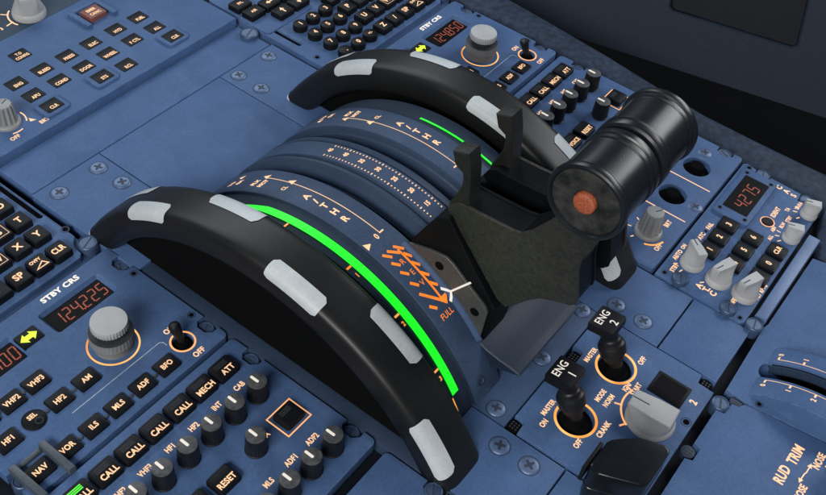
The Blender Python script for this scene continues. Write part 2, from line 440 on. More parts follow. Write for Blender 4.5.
def wing_knob(parent, x, y, r, h, ang, z=0, wing=.42, name='selector_knob'):
    """round skirt with a raised bar grip"""
    bm = BM()
    lathe(bm, x, y, [(r, z), (r, z+h*.10), (r*.95, z+h*.22), (r*.90, z+h*.26)], 44)
    k = obj(name, bm, 'grey_knob', parent)
    c, s = math.cos(R(ang)), math.sin(R(ang))
    def T(u, v): return (x+c*u-s*v, y+s*u+c*v)
    bm = BM(); W = r*wing
    n = 40; rows = []
    for f, z_ in ((0, .2), (0, .26), (.12, .36), (.55, .56), (.9, .74), (1, .84), (1, .95), (1.0, 1)):
        row = []
        for i in range(n):
            a_ = 2*PI*i/n; cx_, cy_ = r*.9*math.cos(a_), r*.9*math.sin(a_)
            bx = max(-r*.84, min(r*.97, r*1.02*math.cos(a_))); w_ = W*(.98 - .22*max(0, bx/r))
            by = max(-w_, min(w_, cy_*1.4))
            k_ = .95 if z_ == 1 else 1
            row.append(bm.verts.new((*T((cx_ + (bx-cx_)*f)*k_, (cy_ + (by-cy_)*f)*k_), z+h*z_)))
        rows.append(row)
    for a_, b_ in zip(rows, rows[1:]):
        for i in range(n): bm.faces.new((a_[i], a_[(i+1) % n], b_[(i+1) % n], b_[i]))
    bm.faces.new(rows[-1]); bm.faces.new(rows[0])
    obj('bar_grip', bm, 'grey_knob', k, 30)
    bm = BM(); prism(bm, [T(u, v) for u, v in ((r*.25, -.35), (r*.93, -.35), (r*.93, .35), (r*.25, .35))], z+h-.1, z+h+.12, 0); obj('pointer', bm, 'recess', k)
    bm = BM(); m = axis_mat((*T(-r*.84, 0), z+h*.42), (*T(-r*.84-1, 0), z+h*.42)); lathe(bm, 0, 0, [(r*.11, -1), (r*.11, .25), (r*.06, .3)], 14, mat=m); obj('grub_screw', bm, 'well', k)
    return k

def notched(x0, y0, x1, y1, notch=(), r=3, side='r', dx=9, w=13):
    """rectangle outline (anticlockwise) with rounded bites for fasteners on its right or left edge"""
    def bite(xe, yc, sg, up):
        q = []
        o = [(0, -w/2), (-dx+3.5, -w/2), (-dx, -w/2+3.5), (-dx, w/2-3.5), (-dx+3.5, w/2), (0, w/2)]
        if not up: o = o[::-1]
        return [(xe + sg*a, yc + b) for a, b in o]
    def corner(cx, cy, a0): return [(cx + r*math.cos(R(a0+30*i)), cy + r*math.sin(R(a0+30*i))) for i in range(4)]
    p = corner(x1-r, y0+r, 270)
    if side in 'rb':
        for yc in sorted(notch): p += bite(x1, yc, 1, True)
    p += corner(x1-r, y1-r, 0) + corner(x0+r, y1-r, 90)
    if side in 'lb':
        for yc in sorted(notch, reverse=True): p += bite(x0, yc, -1, False)
    p += corner(x0+r, y0+r, 180)
    return p

# ================================================================== PEDESTAL BODY
t = thing('pedestal_body', 'dark blue pedestal body that every cockpit panel is bolted onto', 'pedestal', (0, 0, -20))
bm = BM(); prism(bm, [(-285, -340), (270, -340), (276, -150), (296, 60), (300, 470), (-285, 470)], -260, -13, 1); obj('body', bm, 'body', t)
for s in (1, -1):
    bm = BM(); prism(bm, [(s*114, -142), (s*105, -142), (s*100.5, -60), (s*100.5, 149), (s*114, 149)], -12, -2.0, 1); obj('wheel_well_trim', bm, 'groove', t)
    bm = BM(); prism(bm, [(s*100.4, -90), (s*74.5, -90), (s*74.5, 149), (s*100.4, 149)], -12.8, -11, 0); obj('wheel_well', bm, 'well', t)

# ================================================================== COVER PLATES round the quadrant
def cover(label, outline, z1, screws=(), th=9, ang=None, extra=None):
    cx = sum(p[0] for p in outline)/len(outline); cy = sum(p[1] for p in outline)/len(outline)
    t = thing('cover_plate', label, 'cover plate', (cx, cy, z1-th), 'blue cover plates')
    bm = BM(); plate(bm, outline, z1-th, z1, .5, extra or ()); obj('plate', bm, 'blue', t)
    for i, (x, y) in enumerate(screws): add_screw(x, y, z1, t, ang=(23+37*i) if ang is None else ang)
    return t
rect = lambda x0, y0, x1, y1: [(x0, y0), (x1, y0), (x1, y1), (x0, y1)]
cover('long blue strip plate running in front of the ECAM keys, between the two keyboards', rect(-113.5, 254.4, 125, 290.2), -1.6)
cover('blue cover plate with three cross screws by the near wheel, left of smooth plate', rect(-115, 150, -56.6, 252.6), -1, [(-67, 241), (-66, 218), (-101.2, 241)])
cover('large smooth blue plate without screws ahead of the throttle quadrant', rect(-55.6, 152, 65.4, 252.6), -1)
cover('blue cover plate with three cross screws beside the far keyboard, before the far wheel', rect(66.4, 150, 126, 252.6), -1, [(112, 243.4), (77.2, 243.2), (77.4, 219.5)])
cover('blue cover plate with two cross screws at the foot of the near trim wheel', rect(-112.5, -142, -58.3, -76), -1, [(-70.3, -104.2), (-70.2, -124.6)])
cover('blue cover plate with two cross screws behind the foot of the far trim wheel', rect(58.3, -142, 112.6, -76), -1, [(71.6, -104.6), (71, -125.3)])
cover('plain blue blank plate on the near side of the engine panel', rect(-112.5, -186, -58.3, -143.2), -1)
cover('plain blue blank plate between the engine panel and the transponder', rect(58.3, -184.6, 112.6, -143.2), -1)
# centre plate with hood
t = thing('quadrant_skirt', 'blue skirt plate with a jutting hood lip between the quadrant and engine panel', 'cover plate', (0, -80, -10))
bm = BM(); plate(bm, rect(-57.2, -99, 57.2, -62), -10, -1, .5); obj('plate', bm, 'trim_blue', t)
for i, (x, y) in enumerate(((-50, -88.2), (.7, -89.5), (52, -89.3))): add_screw(x, y, -1, t, 5.4, 15+40*i)
bm = BM()
prof = [(-50, 32), (-58, 27), (-66, 23.4), (-76, 21.6), (-85, 20.9), (-90.4, 19.9), (-91.4, 19), (-90.6, 18), (-80, 14), (-68, 9), (-64, 6), (-50, 6)]
prism(bm, prof, -35, 35, .7, XM, True); obj('hood', bm, 'hood', t, 30)

# ================================================================== ECAM CONTROL PANEL
t = thing('system_display_panel', 'blue system page key panel at upper left with a red EMER CANC key', 'control panel', (0, 345, -4))
bm = BM()
plate(bm, rect(-150, 292.6, 126, 400), -9, 5, .8)
obj('faceplate', bm, 'blue', t)
k_ = .99; ex = lambda x: k_*x - 3.8; ey = lambda y: k_*y - 2.1
names = [('ENG', 'BLEED', 'PRESS', 'ELEC', 'HYD', 'FUEL'), ('APU', 'COND', 'DOOR', 'WHEEL', 'F CTL', 'ALL'), ('CLR', None, 'STS', 'RCL', None, 'CLR')]
ex_c = (-46.6, -22.5, 1.4, 25.5, 51, 75); ey_c = (355, 335.2, 314.2)
for j in range(3):
    for i in range(6):
        s = names[j][i]
        if not s: continue
        x, y = ex(ex_c[i]), ey(ey_c[j])
        if j == 2 and s != 'RCL':
            bm = BM(); prism(bm, rr(x, y, 21.6, 18, 3), 4, 7.2, .9); fr = obj('key_frame', bm, 'blue', t)
            key(t, x, y, 14.6, 12.2, 7.2, .35, s, 3.1, ty=-2.4, tx=.3, xs=.74, rad=.8, taper=.2, bold=.03)
        else: key(t, x, y, 14.6, 12.2, 5, .35, s, 3.1, ty=-2.4, tx=.3, xs=.74, rad=.8, taper=.2, bold=.03)
key(t, ex(-22.4), ey(381), 14.6, 12.2, 5, .35, '', lines=[('T.O', 1.8, 2.8), ('CONFIG', -3, 2.8)], xs=.7, rad=.8, taper=.2, bold=.03)
bm = BM()
x, y = ex(52), ey(383)
for p in (rect(x-15.5, y-12.5, x-11, y+12.5), rect(x+11, y-12.5, x+15.5, y+12.5), rect(x-10.9, y+9.5, x+10.9, y+12.5)): prism(bm, p, 5, 8.2, .6)
obj('key_guard', bm, 'blue', t)
key(t, x, y-1, 16.5, 14.5, 5, 4.2, '', name='red_cancel_key', mat='red_key', lines=[('EMER', 2.8, 2.9), ('CANC', -2.8, 2.9)], xs=.78, rad=1, taper=.7, bold=.03)
ribbed_knob(t, -82.5, 318.6, 8.6, 17, 5, 20, 'brightness_knob')
bm = BM()
txt(bm, 'OFF', -88.6, 301.5, 3.2, flat(5.06), bold=.03); txt(bm, 'BRT', -62.8, 301.8, 3.2, flat(5.06), bold=.03)
obj('panel_lettering', bm, 'legend', t)
bm = BM(); ring(bm, -82.5, 318.6, 13.2, 14.2, 5, .1, 250, 285); obj('dimmer_arc', bm, 'legend', t)
bm = BM(); ring(bm, -82.5, 318.6, 13.2, 14.2, 5, .1, -38, 10); flatpoly(bm, [(-70.4, 307.6), (-66.2, 306.4), (-69.0, 311.5)], flat(5.06)); obj('dimmer_arrow', bm, 'legend', t)

# ================================================================== SWITCHING PANEL (top left corner)
t = thing('display_switching_panel', 'dark slate panel with two big grey rotary knobs in the upper left corner', 'control panel', (20, 440, -6))
bm = BM(); plate(bm, rect(-150, 401, 126, 480), -6, 4, .6); obj('faceplate', bm, 'switch_panel', t)
wing_knob(t, 14.5, 414.5, 13.5, 21, 62, 4, .5)
wing_knob(t, -50, 420, 13.5, 21, 62, 4, .5)
bm = BM()
ring(bm, 14.5, 414.5, 16.2, 17.4, 4, .1, 120, 200); obj('selector_arc', bm, 'legend', t)
for P in ([(-1.4, 414.6), (-8.5, 413.5)], [(2, 424.5), (-2, 429.5)]): bm = BM(); stroke(bm, P, 1.2, flat(4.08)); obj('selector_tick', bm, 'legend', t)
bm = BM()
txt(bm, 'CAPT', -18, 423, 3.4, flat(4.06), bold=.03); txt(bm, '3', -13.5, 413.5, 3.4, flat(4.06), bold=.03); txt(bm, 'F/O', -27, 416, 3.4, flat(4.06), bold=.03)
obj('panel_lettering', bm, 'legend', t)

# ================================================================== MCDU KEYBOARDS
kb = thing('keyboard_unit', 'black lettered flight management keyboard at the top edge beyond the far trim wheel', 'keyboard', (208, 250, -8), 'flight management keyboards')
bm = BM()
out = notched(131, 187, 277.5, 330, (), 3)
out = [(131, 232), (131, 330), (286, 330), (286, 205), (281.5, 201), (279, 196), (279, 190.5), (275.5, 187.5), (190, 187.5), (134, 187.5), (131, 191)]
plate(bm, out, -8, 0, 1.2, [(rr(140.8, 257, 4.4, 47, 2.2, 5), 2), (rr(282.6, 257, 4.4, 47, 2.2, 5), 2)])
obj('faceplate', bm, 'blue', kb)
for xq in (140.8, 282.6): bm = BM(); prism(bm, rr(xq, 257, 4.2, 46.8, 2.1, 5), -4, -1.6, 0); obj('side_slot', bm, 'well', kb)
bm = BM(); plate(bm, [(128.5, 184), (284.5, 184), (288, 188), (288, 330), (128.5, 330)], -9, -5, .8); obj('base_rim', bm, 'trim_blue', kb)
add_hole(137.6, 213.6, 0, kb, 3); add_hole(285.4 - 0, 214, 0, kb, 3)
add_bolt(286.8, 193.4, -3, kb, 5.9, 4.6, 20); add_bolt(122.2, 274.2, -6, kb, 6.6, 8, 20)
# page keys in a raised tray
bm = BM(); prism(bm, rr(160.5, 297, 57, 70, 4), -.5, 1.2, .7); obj('page_key_tray', bm, 'blue', kb)
for x, y, s in ((161.6, 272.6, 'U'), (181.2, 272.6, 'D'), (143.4, 288.6, 'AIR'), (162.3, 288.6, 'L'), (182, 288.6, 'R'), (143.4, 304.4, 'FPL')):
    bm = BM(); prism(bm, rr(x, y, 17, 13, 1.4), 0, 6, .8); k = obj('key', bm, 'key', kb)
    b = BM()
    if len(s) == 1:
        a = {'U': 90, 'D': -90, 'L': 180, 'R': 0}[s]; a = {'U': 35, 'D': -35, 'L': 215, 'R': 20}[s]
        a = {'U': 90, 'D': 270, 'L': 180, 'R': 0}[s]
        P = [(-3.6, -.7), (.4, -.7), (.4, -2.3), (3.8, 0), (.4, 2.3), (.4, .7), (-3.6, .7)]
        c, n = math.cos(R(a)), math.sin(R(a)); flatpoly(b, [(x+c*u-n*v, y+n*u+c*v) for u, v in P], flat(6.05))
    else: txt(b, s, x, y, 2.8, flat(6.05))
    obj('legend', b, 'legend', k)
for i, (x, y, s) in enumerate([(159, 250, '1'), (175.1, 250, '2'), (191.3, 250, '3'), (158.8, 233.5, '4'), (174.8, 233.5, '5'), (190.8, 233.3, '6'), (158.3, 216.3, '7'), (174.2, 216.2, '8'), (190.2, 216, '9'), (157.8, 200, '.'), (173.8, 199.6, '0'), (189.9, 199.9, '+/-')]):
    bm = BM(); lathe(bm, x-1.4, y-.8, [(6.3, -1), (6.3, 4.6), (6.0, 5.3), (5.4, 5.6), (.1, 5.5)], 32); k = obj('number_key', bm, 'key', kb)
    b = BM(); txt(b, s, x-1.2, y-.6, 4.2 if len(s) == 1 else 2.6, flat(5.75), xs=.9, bold=.025); obj('legend', b, 'legend', k)
rows = ['ABCDE', 'FGHIJ', 'KLMNO', 'PQRST', 'UVWXY']
xs5 = (207.6, 223.5, 239.0, 254.6, 270.0)
for j, row in enumerate(rows):
    for i, ch in enumerate(row):
        key(kb, xs5[i]-1.6, 295.3 - 19*j - 1.0 + (.3*j), 13, 13.4, 0, 5.4, ch, 4.6, xs=.95, rad=1.4, taper=.8, frame=ch in 'NEWS', bold=.03)
yb = 199.6
for i, s in enumerate(('Z', '/', 'SP', None, 'CLR')):
    x = xs5[i]-1.6
    if s: key(kb, x, yb-.6, 13, 13.4, 0, 5.4, s, 4.6 if len(s) < 3 else 4.2, xs=.95 if len(s) < 3 else .78, rad=1.4, taper=.8, bold=.03)
    else:
        k = key(kb, x, yb-.6, 13, 13.4, 0, 5.4, 'OVFY', 2.4, ty=2.6, tx=-.8, xs=.85, rad=1.4, taper=.8, bold=.03)
        b = BM(); stroke(b, [(x-4.2, yb-5), (x+4.2, yb-5), (x+2.2, yb+1.2-2.2)], .8, flat(5.45), True); obj('delta_mark', b, 'legend', k)
kb2 = copy_tree(kb, (-407.2, -3.2, 0))
kb2['label'] = 'black lettered flight management keyboard at the left edge beside the near standby radio display'

# ================================================================== RADIO MANAGEMENT PANELS
rp = thing('radio_panel', 'blue radio tuning panel at left edge whose standby display reads 124.225', 'radio panel', (-188, 124, -8), 'radio tuning panels')
bm = BM()
dsp = rr(-157.2, 156.4, 47, 20, 2.6); dsp2 = rr(-224, 156.4, 47, 20, 2.6)
plate(bm, notched(-262, 69.6, -114.2, 178.6, (161.5, 84.9), 3.5, 'b', 8.5, 13), -8, 0, .8,
      [(dsp, 3.2, 2.2), (dsp2, 3.2, 2.2), (circ(-136.6, 86.4, 6.6), 4.5)])
obj('faceplate', bm, 'blue', rp)
digits = []
for cx, s in ((-157.2, '124.225'), (-224, '118.700')):
    bm = BM(); prism(bm, rr(cx, 156.4, 43, 16, 1), -4, -2.6, 0); d = obj('display', bm, 'display', rp)
    bm = BM(); seven(bm, s, cx-17.2, 156, 4.0, 9.6, 6.6, -2.5, .85); digits.append(obj('digits', bm, 'digit', d))
k = key(rp, -194.2, 156.8, 14.4, 11.6, 0, .8, '', rad=.8, taper=.25, name='transfer_key')
b = BM(); x, y = -194.2, 156.8
flatpoly(b, [(x-6, y), (x-1.8, y+4), (x-1.8, y+1.8), (x+1.8, y+1.8), (x+1.8, y+4), (x+6, y), (x+1.8, y-4), (x+1.8, y-1.8), (x-1.8, y-1.8), (x-1.8, y-4)], flat(.86)); obj('arrow_mark', b, 'arrow', k)
for x, y, s in ((-247.6, 127.8, 'VHF 1'), (-230, 127.3, 'VHF2'), (-212.7, 127.8, 'VHF3'), (-247.6, 108, 'HF1'), (-212, 108, 'HF2'), (-192.9, 107.8, 'AM'),
                (-248.2, 80.4, 'NAV'), (-230, 80.2, 'VOR'), (-211.4, 80.2, 'ILS'), (-193.2, 80.2, 'MLS'), (-174.6, 80.3, 'ADF'), (-155.7, 80.4, 'BFO')):
    key(rp, x, y, 14.4, 11.6, 0, 1.6, s, 3.3, xs=.84, rad=1, taper=.4, tx=.3, bold=.028)
    bm = BM(); lathe(bm, x-9.2, y-.3, [(1.5, -.5), (1.5, .3), (1, .5)], 16); obj('lamp_dot', bm, 'stud', rp)
bm = BM(); lathe(bm, -229.6, 108.4, [(7, -1), (7, .6), (6.6, .9), (.1, .9)], 36); k = obj('select_button', bm, 'key', rp)
b = BM(); txt(b, 'SEL', -229, 111, 2.8, flat(1), xs=.85, bold=.03); obj('legend', b, 'legend', k)
b = BM(); ring(b, -228, 105.8, 1.8, 2.4, .9, .1); obj('lamp_ring', b, 'ann', k)
# double tuning knob
kx, ky = -165, 116
bm = BM(); lathe(bm, kx, ky, [(11.8, 0), (11.8, 6), (12.2, 6.6), (13.4, 7.2), (13.5, 8), (13.5, 12.6), (13.1, 13.3)], 144, 36, .5, zr=(7.8, 12.8)); k = obj('tuning_knob', bm, 'mid_grey', rp)
bm = BM(); lathe(bm, kx, ky, [(13.1, 13.3), (12.6, 13.6), (9.2, 13.8), (9.0, 17), (10.6, 17.6)], 64); obj('knob_neck', bm, 'ann', k)
bm = BM(); lathe(bm, kx, ky, [(10.6, 17.5), (11.2, 18), (11.2, 22.2), (10.8, 22.9), (10, 23.1), (.1, 23.1)], 144, 36, .5, zr=(17.9, 22.4)); obj('inner_knob', bm, 'grey_knob', k)
bm = BM(); ring(bm, kx, ky, 14.9, 16.0, 0, .15, n=72); obj('knob_ring', bm, 'ring', rp)
# toggle switch
bm = BM(); lathe(bm, -136.6, 86.4, [(6.4, -4.5), (6.4, -3.2), (3.6, -2.6), (3.4, .4), (2.4, .6)], 24); k = obj('toggle_switch', bm, 'well', rp)
bm = BM(); lathe(bm, 0, 0, [(2.2, 0), (2.3, 3), (2.6, 5), (3.7, 13), (3.7, 15), (3.0, 16.4), (1.6, 17)], 24, mat=axis_mat((-136.6, 86.4, -2), (-137.6, 91.6, 12))); obj('toggle_bat', bm, 'dark_knob', k)
bm = BM(); ring(bm, -136.6, 86.4, 6.9, 8.1, 0, .15); obj('switch_ring', bm, 'peach', rp)
bm = BM()
txt(bm, 'STBY CRS', -157.4, 173.2, 3.7, flat(.06), w=28.5, bold=.035)
obj('title_lettering', bm, 'legend_white', rp)
bm = BM()
txt(bm, 'ON', -136, 99.2, 3.5, flat(.06), xs=.86, bold=.03); txt(bm, 'OFF', -135.8, 73.6, 3.5, flat(.06), xs=.86, bold=.03)
obj('switch_lettering', bm, 'legend', rp)
bm = BM(); stroke(bm, [(-213, 96.3), (-146.5, 96.3), (-144.8, 94.6), (-144.8, 91.5)], .55, flat(.08)); obj('divider_line', bm, 'line_grey', rp)
add_hole(-118.6, 97.4, 0, rp, 2.7); add_hole(-118.6, 149, 0, rp, 2.7)
add_bolt(-118.9, 161.6, -5.5, rp, 4.8, 3.4); add_bolt(-118.9, 84.8, -5.5, rp, 4.8, 3.4); add_bolt(-257.6, 84.8, -5.5, rp, 4.8, 3.4, 40); add_bolt(-257.6, 161.6, -5.5, rp, 4.8, 3.4)
rp2 = copy_tree(rp, (400.8, 2.2, 0))
rp2['label'] = 'blue radio tuning panel beyond the far trim wheel whose standby display reads 124.850'
for ch in rp2.children:
    if ch.name.startswith('display'):
        for g in ch.children:
            if g.data == digits[0].data:
                bm = BM(); seven(bm, '124.850', -157.2-17.2, 156, 4.0, 9.6, 6.6, -2.5, .85)
                for v in bm.verts: v.co = (v.co - ORG[rp.name]) * .001
                me = bpy.data.meshes.new('digits'); bm.to_mesh(me); bm.free(); me.materials.append(M['digit']); g.data = me
# guard over the NAV key of the near panel only
bm = BM()
def bar3(p, q, w, h0, h1):
    a, b = Vector(p), Vector(q); d = (b-a).normalized(); n = Vector((-d.y, d.x))*w/2
    prism(bm, [tuple(a+n), tuple(b+n), tuple(b-n), tuple(a-n)], h0, h1, .8)
bar3((-237.6, 91.6), (-237.6, 65.8), 4.2, 0, 5.6); bar3((-257.4, 91.6), (-257.4, 64), 4.2, 0, 5.6); bar3((-255.2, 90), (-239.8, 90), 3, .2, 2.6)
obj('key_guard', bm, 'gate', rp)

# ================================================================== AUDIO CONTROL PANELS
ap = thing('audio_panel', 'blue audio panel with a green lit call key along the bottom left edge', 'audio panel', (-188, 8, -8), 'audio control panels')
bm = BM()
plate(bm, notched(-262, -47.6, -114.4, 66.4, (-31.8, 47.2), 3.5, 'b', 8, 13), -8, 0, .8); obj('faceplate', bm, 'blue', ap)
cn = ['ATT', 'MECH', 'CALL', 'CALL', 'CALL', 'CALL', 'CALL']
for i, s in enumerate(cn):
    key(ap, -136.2-18.15*i, 52.3, 16, 13, 0, 4.0, s, 3.6, ty=-2.6, tx=.6, xs=.84, rad=1.6, taper=.8, bars='green_lamp' if i == 6 else 'ann', bold=.028, name='call_key')
lab = ['CAB', 'INT', 'HF2', 'HF1', 'VHF3', 'VHF2', 'VHF1']
for i, s in enumerate(lab):
    volume_knob(ap, -136-18.5*i, 25.4); label(ap, s, -138.2-18.5*i, 38.2, 3.3, xs=.74, bold=.03)
for i, s in enumerate(('ADF2', 'ADF1', 'MLS', 'VOR2', 'VOR1')):
    volume_knob(ap, -135-18.2*i, -31.2); label(ap, s, -138-18.2*i, -18.4, 3.3, xs=.74, bold=.03)
volume_knob(ap, -163, 1.4); label(ap, 'PA', -153.2, 3.4, 3.2, xs=.84, bold=.03)
bm = BM(); stroke(bm, [(-145.2, -7.3), (-125.8, -7.3), (-125.8, 9.8), (-145.2, 9.8)], .9, flat(.08), True); obj('key_border', bm, 'peach', ap)
key(ap, -135.5, 1.4, 14.6, 13.2, 0, 4.2, '', rad=1.6, taper=1, bars='ann', name='square_key')
key(ap, -189.6, .6, 15.8, 13, 0, 4, 'RESET', 3.5, ty=-2.4, xs=.84, rad=1.6, taper=.8, bold=.028, name='reset_key')
key(ap, -209.6, .6, 15.8, 13, 0, 4, 'VOICE', 3.4, ty=-2.4, xs=.8, rad=1.6, taper=.8, bars='ann', bold=.028, name='voice_key')
add_bolt(-119, -31.8, -5.5, ap, 4.9, 3.6); add_bolt(-119, 47.2, -5.5, ap, 4.9, 3.6)
ap2 = copy_tree(ap, (400, 1.2, 0)); ap2['label'] = 'blue audio panel beyond the thrust levers with all call keys unlit'
for ch in ap2.children:
    if ch.name.startswith('call_key'):
        for g in ch.children:
            if g.name.startswith('lamp_bars') and g.data.materials[0] == M['green_lamp']:
                g.data = g.data.copy(); g.data.materials[0] = M['ann']
# blank plate aft of the near audio panel
cover('plain blue panel at the bottom edge, aft of the near audio panel', notched(-262, -180, -115.4, -55.4, (-91.6,), 3.5, 'r', 8, 13), -1.5, ())
ft = [o for o in COL.objects if o.get('label', '').startswith('plain blue panel at the bottom')][0]
add_bolt(-119.2, -91.6, -4, ft, 4.9, 4.4, 35)

# ================================================================== TRIM WHEELS
WY, WZ = 42, -60
def arc(r, a): return (WY + r*math.sin(R(a)), WZ + r*math.cos(R(a)))
VY, VZ = 49.7, -86
def warc(r, a): return (VY + r*math.sin(R(a)), VZ + r*math.cos(R(a)))
def rim_p(th):                       # section of the rim: th degrees from the crest
    q = R(th); return (17*math.copysign(abs(math.sin(q))**.43, th), 156 + 16.4*abs(math.cos(q))**.35)
rim = [rim_p(-88 + 176*i/32) for i in range(33)]
def wheel(xc, label):
    t = thing('trim_wheel', label, 'trim wheel', (xc, VY, VZ), 'pitch trim wheels')
    bm = BM(); n = 180; rows = []
    prof = [(-8, 150), (-12, 150.5), (-15, 152), (-16.4, 154.5)] + rim + [(16.4, 154.5), (15, 152), (12, 150.5), (8, 150)]
    for i in range(n): rows.append([bm.verts.new((xc+u, *warc(r, 360*i/n))) for u, r in prof])
    for i in range(n):
        a, b = rows[i], rows[(i+1) % n]
        for j in range(len(prof)):
            k = (j+1) % len(prof); bm.faces.new((a[j], a[k], b[k], b[j]))
    obj('rim', bm, 'rubber', t, 60)
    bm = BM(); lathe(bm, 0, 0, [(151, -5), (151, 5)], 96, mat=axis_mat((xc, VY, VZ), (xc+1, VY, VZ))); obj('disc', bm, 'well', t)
    for side, angs in ((-1, [30.4 - 40.6*i for i in range(9)]), (1, [11.6 - 41*i for i in range(9)] )):
        for a in angs:
            bm = BM(); hw = 6.5
            if side > 0: us = [2 + 70*i/11 for i in range(12)]
            else: us = [-78 + 72*i/11 for i in range(12)]
            L = []; m = 14
            for j in range(m+1):
                q = a - hw + 2*hw*j/m
                row = []
                for i, th in enumerate(us):
                    f = i/11; e = min(f, 1-f)
                    cut = .9*max(0, 1-e/.1)                  # rounded corners
                    uu, rq = rim_p(th)
                    row.append(bm.verts.new((xc+uu*1.018, *warc(rq+.35, a + (q-a)*(hw-cut)/hw))))
                L.append(row)
            for p, q in zip(L, L[1:]):
                for i in range(11): bm.faces.new((p[i], p[i+1], q[i+1], q[i]))
            obj('white_patch', bm, 'white', t, 60)
    return t
wheel(-98, 'black trim wheel with white patches standing nearest to the camera, beside the wide green strip')
wheel(98, 'black trim wheel with white patches beyond the throttle quadrant, beside the far radio panel')

# ================================================================== THROTTLE QUADRANT
t = thing('throttle_quadrant', 'arched blue throttle quadrant with lit scales and a bright green strip', 'throttle quadrant', (0, WY, WZ))
RQ = 134
half = [(0, RQ), (7.6, RQ), (8.2, RQ-.4), (9, RQ-2.2), (10, RQ-2.6), (11, RQ-.8), (12.4, RQ+.1), (14, RQ-.4), (15.2, RQ-2.5), (16, RQ-6), (17.2, RQ-8), (18, RQ-12), (25.5, RQ-12.4), (27.2, RQ-9.5), (27.8, RQ-6), (28.8, RQ-5), (29.4, RQ-1.6), (30, RQ-.5), (31, RQ), (55, RQ), (56, RQ-.6), (56.4, RQ-2.6), (57.2, RQ-3), (74, RQ-3), (74, 90)]
prof = [(-u, r) for u, r in half[::-1]][:-1] + half
n = 90; A0, A1 = -66, 70
bm = BM(); rows = []
for i in range(n+1):
    a = A0 + (A1-A0)*i/n
    rows.append([bm.verts.new((u, *arc(r, a))) for u, r in prof])
for p, q in zip(rows, rows[1:]):
    for j in range(len(prof)-1): bm.faces.new((p[j], p[j+1], q[j+1], q[j]))
bmesh.ops.recalc_face_normals(bm, faces=bm.faces)
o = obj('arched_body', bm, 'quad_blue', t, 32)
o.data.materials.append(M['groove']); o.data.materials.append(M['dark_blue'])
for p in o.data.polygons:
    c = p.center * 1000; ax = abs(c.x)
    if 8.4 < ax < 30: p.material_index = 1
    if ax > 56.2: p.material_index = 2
# slots in the floor of each groove
bm = BM()
for s in (-1, 1):
    L = []
    for i in range(61):
        a = -55 + 100*i/60
        L.append([bm.verts.new((s*u, *arc(RQ-12.1, a))) for u in (19.5, 24.5)])
    for p, q in zip(L, L[1:]): bm.faces.new((p[0], p[1], q[1], q[0]))
obj('lever_slot', bm, 'well', t)
def amap(r): return lambda x, s: (x, *arc(r, s))          # second coordinate is the angle in degrees
K = 180/PI/RQ                                             # degrees per mm along the arc
def atxt(bm, s, x, a, h, r=RQ+.08, **k):
    f = lambda u, v: (x+u, *arc(r, a + v*K))
    txt(bm, s, 0, 0, h, f, **k)
def apoly(bm, pts, x, a, r=RQ+.08): flatpoly(bm, pts, lambda u, v: (x+u, *arc(r, a+v*K)))
bm = BM()
for s in (-1, 1):
    stroke(bm, dense((s*40, 28.4), (s*40, -11.3), 40), .55, amap(RQ+.08))
    stroke(bm, [(s*40.3, -11.3), (s*36.6, -11.3)], .22*2, amap(RQ+.09))
    for a in (40, 28.6, 18.9): apoly(bm, [(0, 3.0), (-2.5, -2.0), (2.5, -2.0)], s*38.8, a, RQ+.11)
    atxt(bm, 'TO', s*45.6-1, 40.9, 3.0, bold=.06); atxt(bm, 'GA', s*45.6, 37.6, 3.0, bold=.06)
    atxt(bm, 'FLX', s*46.4, 30.0, 3.0, bold=.06); atxt(bm, 'MCT', s*46.4, 27.0, 3.0, bold=.06)
    atxt(bm, 'CL', s*46.4, 18.7, 2.8, bold=.03)
    for ch, a in (('A', 10.8), ('/', 7.6), ('T', 4.7), ('H', 1.3), ('R', -2.2)): atxt(bm, ch, s*46.5, a, 4.2, xs=1.05, bold=.03)
    atxt(bm, '0', s*43.6, -11.5, 3.6, bold=.02)
    apoly(bm, [(2.4, 0), (-2.6, 2.6), (-2.6, -2.6)] if s > 0 else [(2.4, 0), (-2.2, 2.6), (-2.2, -2.6)], s*54.0+1.2, -12, RQ+.11)
k = 0
for i in range(34):
    a = 19.8 - i*1.115
    if a < -19: break
    for sx in (-1, 1):
        big = i % 5 == 0
        apoly(bm, [(-.55 - .35*big, -.4), (.55 + .35*big, -.4), (.55 + .35*big, .4), (-.55 - .35*big, .4)], sx*5.7, a)
for i, s in enumerate(('45', '40', '35', '30', '25', '20', '15')): atxt(bm, s, .4, 19.8-5.6*i, 3.0, bold=.04)
obj('scale_lettering', bm, 'legend', t)
bm = BM()
